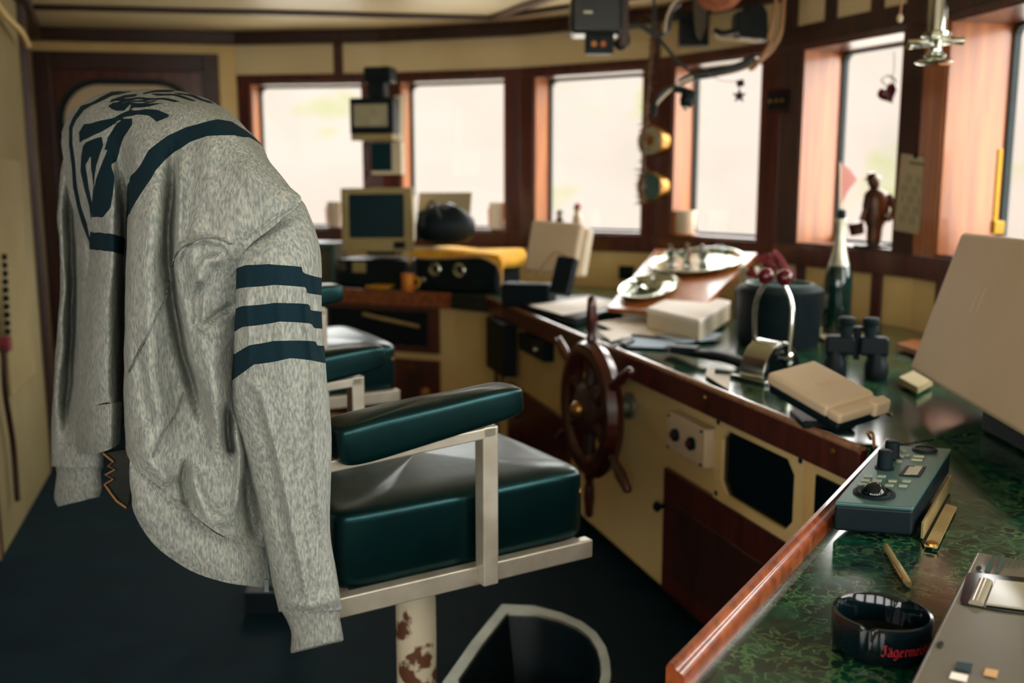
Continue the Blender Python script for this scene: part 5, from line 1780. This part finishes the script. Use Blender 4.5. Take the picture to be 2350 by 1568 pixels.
MB().tube(bez([fp + V((-.04, -.01, .235)), fp + V((-.055, -.03, .17)), fp + V((-.07, -.03, .12))], 5), [.017] * 5 + [.013] * 6, n=10).build('arm', 'bronze', fg, smooth=True)
MB().lathe([(.03, 0), (.034, .05), (.03, .052)], fp + V((-.085, -.03, .06)), V((-.25, 0, 1)), n=16).build('bucket', 'bronze', fg, smooth=True)
MB().tube([fp + V((.09, -.02, .03)), fp + V((.085, -.02, .26))], .006, n=8).build('pole', 'bronze', fg, smooth=True)
MB().box((fp.x, fp.y, fp.z + .004), (.15, .1, .012)).build('base', 'black', fg, bevel=.003)

# red heart on a cord in the starboard window
hx = at_y(2038, 215, 4.35)
ht = thing('heart_ornament', 'red heart ornament hanging in the starboard window', 'ornament', hx)
pts = []
for t in np.linspace(0, 2 * math.pi, 41)[:-1]:
    x = 16 * math.sin(t) ** 3
    y = 13 * math.cos(t) - 5 * math.cos(2 * t) - 2 * math.cos(3 * t) - math.cos(4 * t)
    a = math.radians(28)
    pts.append((x * math.cos(a) - y * math.sin(a), x * math.sin(a) + y * math.cos(a)))
layers = []
for (k, yy) in ((.15, -.022), (.7, -.018), (1, 0), (.7, .018), (.15, .022)):
    layers.append([hx + V((x * .0027 * k, yy, y * .0029 * k)) for x, y in pts])
MB().grid(layers, wrap=True).build('heart', 'red_plastic', ht, smooth=True)
MB().tube([hx + V((.01, 0, .03)), hx + V((.02, 0, .1)), at_y(2052, 118, 4.35)], .0018, n=5).build('cord', 'cable_white', ht)
MB().tube(bez([hx + V((.0, 0, .028)), hx + V((-.03, .0, .055)), hx + V((.0, .01, .075)), hx + V((.03, 0, .05)), hx + V((.005, 0, .03))], 5), .007, n=6, flat=.4).build('bow', 'lcd', ht, smooth=True)
# pink pennant standing on the sill
pk = at_y(1930, 430, 4.72)
pf = thing('pink_pennant', 'small pink pennant leaning in the starboard window', 'pennant', at_y(1934, 560, 4.72))
MB().prism([at_y(1928, 376, 4.74), at_y(1950, 388, 4.74), at_y(1967, 412, 4.74), at_y(1945, 440, 4.74), at_y(1928, 478, 4.74)], (0, .003, 0)).build('flag', 'pink_sheet', pf)
MB().tube([at_y(1928, 372, 4.74), at_y(1927, 558, 4.74)], .004, n=6).build('staff', 'white_plastic', pf)

# chrome searchlight handle under the deckhead
sx_ = at_y(2147, 110, 3.3)
sl_ = thing('searchlight_control', 'chrome searchlight handle hanging from the ceiling to starboard', 'searchlight control', V((sx_.x, sx_.y, Z_CEIL)))
zt = lambda py: at_y(2147, py, 3.3).z
MB().lathe([(.045, Z_CEIL - .0), (.045, Z_CEIL - .02), (.03, Z_CEIL - .03), (.03, zt(75))], (sx_.x, sx_.y, 0), n=24).build('spindle', 'chrome', sl_, smooth=True)
MB().lathe([(.03, zt(72)), (.045, zt(76)), (.045, zt(84)), (.03, zt(88)), (.022, zt(95)), (.02, zt(118)), (.034, zt(128)), (.02, zt(140))], (sx_.x, sx_.y, 0), n=24).build('hub', 'chrome', sl_, smooth=True)
MB().tube([at_y(2083, 100, 3.32), at_y(2120, 96, 3.31), at_y(2180, 94, 3.29), at_y(2212, 94, 3.28)], [.012, .009, .009, .013], n=12).build('cross_handle', 'chrome', sl_, smooth=True)
MB().tube([at_y(2084, 106, 3.24), at_y(2147, 102, 3.3), at_y(2190, 92, 3.36)], [.011, .009, .011], n=12).build('cross_handle', 'chrome', sl_, smooth=True)
MB().lathe([(.002, 0), (.05, .004), (.06, .01), (.055, .016), (.002, .02)], (sx_.x, sx_.y, zt(151)), n=28).build('lock_wheel', 'chrome', sl_, smooth=True)
cdp = thing('pull_cord', 'thin pull cord with a bead beside the searchlight handle', 'cord', at_y(2067, 0, 3.6))
MB().tube([at_y(2075, -70, 3.6), at_y(2070, 0, 3.6), at_y(2065, 38, 3.6)], .004, n=6).build('cord', 'cable_tan', cdp)
MB().ball(at_y(2065, 42, 3.6), .011, 12, (1, 1, 1.4)).build('bead', 'white_plastic', cdp, smooth=True)

# yellow folding rule standing by the last window
yr = thing('yellow_lamp', 'slim yellow upright tool standing on the starboard sill', 'tool', at_y(2290, 530, 3.9))
MB().obox(at_y(2288, 435, 3.9), V((.009, 0, 0)), V((0, .008, 0)), V((0, 0, .155))).build('shaft', 'yellow_paint', yr, bevel=.003)
MB().obox(at_y(2288, 522, 3.9), V((.02, 0, 0)), V((0, .02, 0)), V((0, 0, .025))).build('foot', 'yellow_paint', yr, bevel=.004)
zy = at_y(2275, 540, 3.9)
MB().obox(V((zy.x, zy.y, (zy.z + Z_SILL + .012) / 2)), V((.045, 0, 0)), V((0, .03, 0)), V((0, 0, (zy.z - Z_SILL - .012) / 2))).build('base', 'bronze', yr, bevel=.006)
set_base(yr, Z_SILL + .012)

# pots and small figures on the forward sills
def sill_on(i, px, back=.06):
    d, o = fac[i][1], fac[i][2]
    p = at_plane(px, 500, W[i] + o * back, o)
    return V((p.x, p.y, Z_SILL + .012))


p = sill_on(3, 1573, .03)
sp = thing('cream_pot', 'cream plant pot on the sill beside the lower gauge', 'pot', p)
MB().lathe([(.045, 0), (.052, .01), (.058, .12), (.062, .122), (.062, .135), (.054, .135), (.05, .02), (.001, .02)], p, n=28, caps=False).build('pot', 'white_plastic', sp, smooth=True)
MB().lathe([(.07, 0), (.075, .012), (.07, .014), (.001, .01)], p - V((0, 0, .006)), n=28).build('saucer', 'honey_wood', sp, smooth=True)
for px, hgt, m, lab, hm in ((1285, .12, 'olive_frame', 'small dark figure on the third window sill', 'ink'), (1325, .16, 'white_plastic', 'small pale doll with a red cap on the third window sill', 'red_cloth')):
    p = sill_on(2, px, .05)
    k = thing('toy_figure', lab, 'figure', p)
    MB().lathe([(.03, 0), (.034, .01), (.026, hgt * .55), (.016, hgt * .68), (.001, hgt * .7)], p, n=18).build('body', m, k, smooth=True)
    MB().ball(p + V((0, 0, hgt * .8)), .022, 14).build('head', 'white_plastic', k, smooth=True)
    MB().lathe([(.023, hgt * .84), (.02, hgt * .95), (.004, hgt * 1.05)], p, n=16).build('cap', hm, k, smooth=True)
for i, px, lab in ((1, 1140, 'white paper cup on the second window sill'), (0, 768, 'white paper cup on the first window sill')):
    p = sill_on(i, px, .04)
    k = thing('paper_cup', lab, 'cup', p)
    MB().lathe([(.04, 0), (.05, .16), (.052, .165), (.047, .165), (.037, .01), (.001, .008)], p, n=24, caps=False).build('cup', 'paper', k, smooth=True)
    MB().tube([p + V((-.046, -.02, .02)), p + V((-.05, -.022, .13))], .006, n=6).build('stripe', 'pink_sheet', k)

# overhead gear on the deckhead: everything hangs from the ceiling or header
def hang_root(name, label, cat, px, py, Y):
    return thing(name, label, cat, at_y(px, py, Y))


Yc = 4.4
bx_ = hang_root('radio_speaker', 'dark green black speaker box slung under the ceiling', 'speaker', 1365, 80, Yc)
MB().obox(at_y(1366, 40, Yc), V((.108, 0, 0)), V((0, .09, 0)), V((0, 0, .078))).build('casing', 'vinyl_dark', bx_, bevel=.02, seg=3)
MB().obox(at_y(1350, 28, Yc - .09), V((.02, 0, 0)), V((0, .004, 0)), V((0, 0, .006))).build('badge', 'silver', bx_, bevel=.002)
MB().tube(bez([at_y(1325, 8, Yc), at_y(1326, -30, Yc), at_y(1400, -34, Yc), at_y(1410, 5, Yc)], 6), .012, n=8).build('hanger', 'black', bx_, smooth=True)
MB().obox(at_y(1432, 20, Yc), V((.018, 0, 0)), V((0, .03, 0)), V((0, 0, .16))).build('bracket', 'dark_wood', bx_, bevel=.003)
MB().tube(bez([at_y(1432, 75, Yc), at_y(1436, 95, Yc), at_y(1424, 106, Yc), at_y(1414, 92, Yc)], 6), .02, n=10).build('hook', 'black', bx_, smooth=True)
so_ = hang_root('socket_box', 'black twin socket box with two orange outlets under the speaker', 'socket', 1375, 118, Yc + .1)
MB().obox(at_y(1375, 103, Yc), V((.06, 0, 0)), V((0, .03, 0)), V((0, 0, .04))).build('box_body', 'black', so_, bevel=.005)
for px in (1363, 1384):
    MB().lathe([(.012, 0), (.012, .008), (.006, .009)], at_y(px, 101, Yc - .0305), (0, -1, 0), n=14).build('outlet', 'orange_paint', so_, smooth=True)
sk = hang_root('power_socket', 'square black power socket on the cream window header', 'socket', 1592, 100, 5.3)
MB().obox(at_y(1592, 68, 5.3), V((.075, 0, 0)), V((0, .03, 0)), V((0, 0, .085))).build('box_body', 'black', sk, bevel=.006)
MB().tube([at_y(1590, 40, 5.25), at_y(1550, 35, 5.25)], .016, n=8).build('plug', 'black', sk, smooth=True)
MB().prism([at_y(x, y, 5.15) for x, y in ((1590, -30), (1625, -30), (1622, 60), (1608, 92), (1598, 80), (1592, 40))], (0, .008, 0)).build('hanging_tag', 'olive_frame', sk)
bx3 = hang_root('relay_box', 'black relay box with stray leads by the starboard corner', 'box', 1725, 90, 5.0)
MB().prism([at_y(x, y, 4.9) for x, y in ((1693, 25), (1715, 25), (1716, 8), (1752, 10), (1762, 30), (1765, 92), (1700, 86), (1690, 60))], (0, .12, 0)).build('casing', 'black', bx3, bevel=.005)
MB().tube(bez([at_y(1690, 70, 4.88), at_y(1660, 76, 4.88), at_y(1640, 70, 4.9)], 6), .014, n=8).build('plug_lead', 'black', bx3, smooth=True)
MB().tube(bez([at_y(1640, 70, 4.9), at_y(1650, 88, 4.88), at_y(1700, 92, 4.86), at_y(1750, 92, 4.86)], 6), .006, n=6).build('pale_lead', 'cable_white', bx3, smooth=True)


def cable(name, pts, Y, r, m, label):
    o = MB().tube(bez([at_y(x, y, (yy[0] if yy else Y)) for x, y, *yy in pts], 8), r, n=8).build(name, m, smooth=True)
    return tag(o, label, 'cable')


cable('cable', [(1500, -40), (1502, 40), (1500, 70), (1530, 110), (1560, 145), (1590, 168)], 4.7, .008, 'cable_black', 'black cable running from the ceiling down to the window head')
cable('cable', [(1560, 6), (1540, 25), (1532, 70), (1505, 78), (1470, 60), (1440, 62)], 4.6, .012, 'cable_black', 'thick black cable looped beside the slung speaker')
cable('cable', [(1575, -20), (1545, 10), (1530, 40), (1526, 75)], 4.55, .005, 'cable_white', 'pale thin cable curling down beside the hanging tag')
cable('cable', [(1785, -30), (1775, 40), (1765, 85), (1768, 100), (1735, 150), (1720, 160)], 4.55, .009, 'cable_tan', 'tan cable hanging down beside the corner post')
cable('cable', [(1800, -30), (1795, 50), (1785, 90), (1755, 130), (1700, 158), (1640, 172), (1575, 182)], 4.6, .01, 'cable_tan', 'tan cable sweeping across the head of the fourth window')
cable('cable', [(1730, 130), (1700, 150), (1640, 168), (1590, 176), (1560, 190)], 4.55, .018, 'cable_black', 'thick black cable bundle across the head of the fourth window')
cable('cable', [(1590, 176), (1560, 190), (1540, 205), (1510, 235), (1503, 250)], 4.5, .006, 'cable_white', 'white cable dropping toward the gauges')
pl = hang_root('plug_lead', 'black plug hanging from the white cable above the gauges', 'plug', 1502, 262, 4.5)
MB().tube([at_y(1503, 236, 4.5), at_y(1502, 245, 4.5), at_y(1500, 266, 4.5)], [.008, .014, .011], n=10).build('plug_body', 'black', pl, smooth=True)
MB().tube(bez([at_y(1503, 238, 4.5), at_y(1515, 215, 4.5), at_y(1540, 200, 4.5), at_y(1575, 205, 4.5)], 6), .008, n=8).build('lead', 'cable_black', pl, smooth=True)
lp_ = hang_root('spot_lamp', 'small black clip lamp hanging over the edge of the fourth window', 'lamp', 1575, 245, 4.5)
MB().tube(bez([at_y(1545, 203, 4.5), at_y(1570, 208, 4.5), at_y(1583, 215, 4.5)], 4), .016, n=10).build('arm', 'black', lp_, smooth=True)
MB().lathe([(.012, 0), (.03, .015), (.033, .05), (.026, .075), (.018, .08)], at_y(1582, 205, 4.5), V((-.2, -.1, -1)), n=18).build('shade', 'black', lp_, smooth=True)
MB().ball(at_y(1574, 247, 4.49), .014, 12).build('bulb', 'silver', lp_, smooth=True)

# star and cube mobile
sm = hang_root('star_ornament', 'little dark star on a thread in the fourth window', 'ornament', 1697, 235, 4.5)
stp = []
cS = at_y(1697, 220, 4.5)
for k in range(10):
    a = math.pi / 2 + k * math.pi / 5
    r = .033 if k % 2 == 0 else .014
    stp.append(cS + V((r * math.cos(a), 0, r * math.sin(a))))
MB().prism(stp, (0, .008, 0)).build('star', 'black', sm)
MB().obox(at_y(1699, 191, 4.5), V((.011, .004, .003)), V((-.004, .011, 0)), V((-.003, 0, .014))).build('cube_bead', 'black', sm)
MB().tube(bez([at_y(1697, 205, 4.5), at_y(1699, 190, 4.5), at_y(1660, 186, 4.5), at_y(1625, 172, 4.5)], 5), .0015, n=5).build('thread', 'cable_tan', sm)

# dried garland hanging down the post
gr = hang_root('dried_garland', 'brown dried garland hanging down the post beside the gauges', 'garland', 1490, 480, 4.9)
core = bez([at_y(1500, 40, 4.75), at_y(1492, 150, 4.8), at_y(1481, 280, 4.85), at_y(1474, 400, 4.9), at_y(1472, 470, 4.9)], 10)
MB().tube(core, .008, n=8).build('stem', 'garland', gr, smooth=True)
lv = MB()
for k in range(150):
    i = rng.integers(0, len(core) - 1)
    p = core[i]
    d = V((rng.normal(0, 1), rng.normal(0, .6), rng.normal(-.5, .6))).normalized()
    L = rng.uniform(.025, .05)
    s_v = d.cross(V((0, 1, 0))).normalized() * .006
    lv.add([p - s_v, p + s_v, p + d * L, p + d * L * .5 + V((0, .006, 0))], [(0, 1, 2), (0, 3, 2), (1, 2, 3)])
lo = lv.build('dry_leaves', 'garland', gr)
lo['kind'] = 'stuff'

# wicker lamp shade under the ceiling
wk_ = hang_root('wicker_shade', 'coral wicker lamp shade just under the ceiling', 'lamp shade', 1650, 0, 4.2)
wcn = at_y(1650, -38, 4.2)
wr_ = MB()
MB().lathe([(.02, .09), (.05, .085), (.085, .05), (.1, .0), (.095, -.05), (.06, -.09), (.02, -.1)], wcn, n=30).build('shade', 'wicker', wk_, smooth=True)
for k in range(30):
    a = 2 * math.pi * k / 30
    MB().tube([wcn + V((r * math.cos(a), r * math.sin(a), z)) for r, z in ((.052, .085), (.087, .05), (.102, 0), (.097, -.05), (.062, -.09), (.02, -.102))], .0035, n=5).build('rib', 'wicker', wk_, smooth=True)
MB().tube([wcn + V((0, 0, .085)), V((wcn.x, wcn.y, Z_CEIL))], .005, n=6).build('flex', 'cable_black', wk_)

# switch strip and leads on the port wing
d5, o5 = side(L2, L1)
sp0 = at_plane(4, 640, L2 - o5 * .004, o5)
ps = thing('fuse_panel', 'cream fuse panel with a column of black knobs on the port bulkhead', 'panel', V((sp0.x, sp0.y, sp0.z)))
cpan = L2 + d5 * .62 + V((0, 0, 1.1)) - o5 * .014
MB().obox(cpan, d5 * .3, o5 * .012, V((0, 0, .5))).build('plate', 'beige_plastic', ps, bevel=.004)
for k in range(11):
    py = 590 + 19 * k
    q = at_plane(4 + .9 * k, py, L2 - o5 * .024, o5)
    MB().lathe([(.014, 0), (.014, .012), (.01, .02)], q, -o5, n=12).build('fuse_knob', 'black', ps, smooth=True)
MB().obox(at_plane(12, 790, L2 - o5 * .04, o5), d5 * .04, o5 * .018, V((0, 0, .03))).build('terminal_block', 'red_cloth', ps, bevel=.004)
MB().tube(bez([at_plane(8, 800, L2 - o5 * .04, o5), at_plane(12, 900, L2 - o5 * .03, o5), at_plane(30, 1020, L2 - o5 * .03, o5), at_plane(40, 1150, L2 - o5 * .03, o5)], 6), .012, n=8).build('lead', 'dark_wood', ps, smooth=True)
pc5 = thing('conduit', 'pale conduit pipe running down the port corner of the ceiling', 'pipe', at_y(20, 60, 5.0))
MB().tube(bez([at_y(-30, -20, 4.1), at_y(12, 35, 4.5), at_y(48, 72, 4.75), at_y(64, 104, 4.95)], 6), .014, n=10).build('pipe', 'cream', pc5, smooth=True)

ws = on_wall(2, 1440, 626, .0)
wl = thing('wall_socket', 'small black socket on the cream wall behind the tray board', 'socket', ws)
MB().obox(ws - fac[2][2] * .015, fac[2][1] * .045, fac[2][2] * .014, V((0, 0, .04))).build('box_body', 'black', wl, bevel=.005)
MB().lathe([(.02, 0), (.02, .006), (.015, .007)], ws - fac[2][2] * .029, -fac[2][2], n=16).build('outlet', 'rubber', wl, smooth=True)
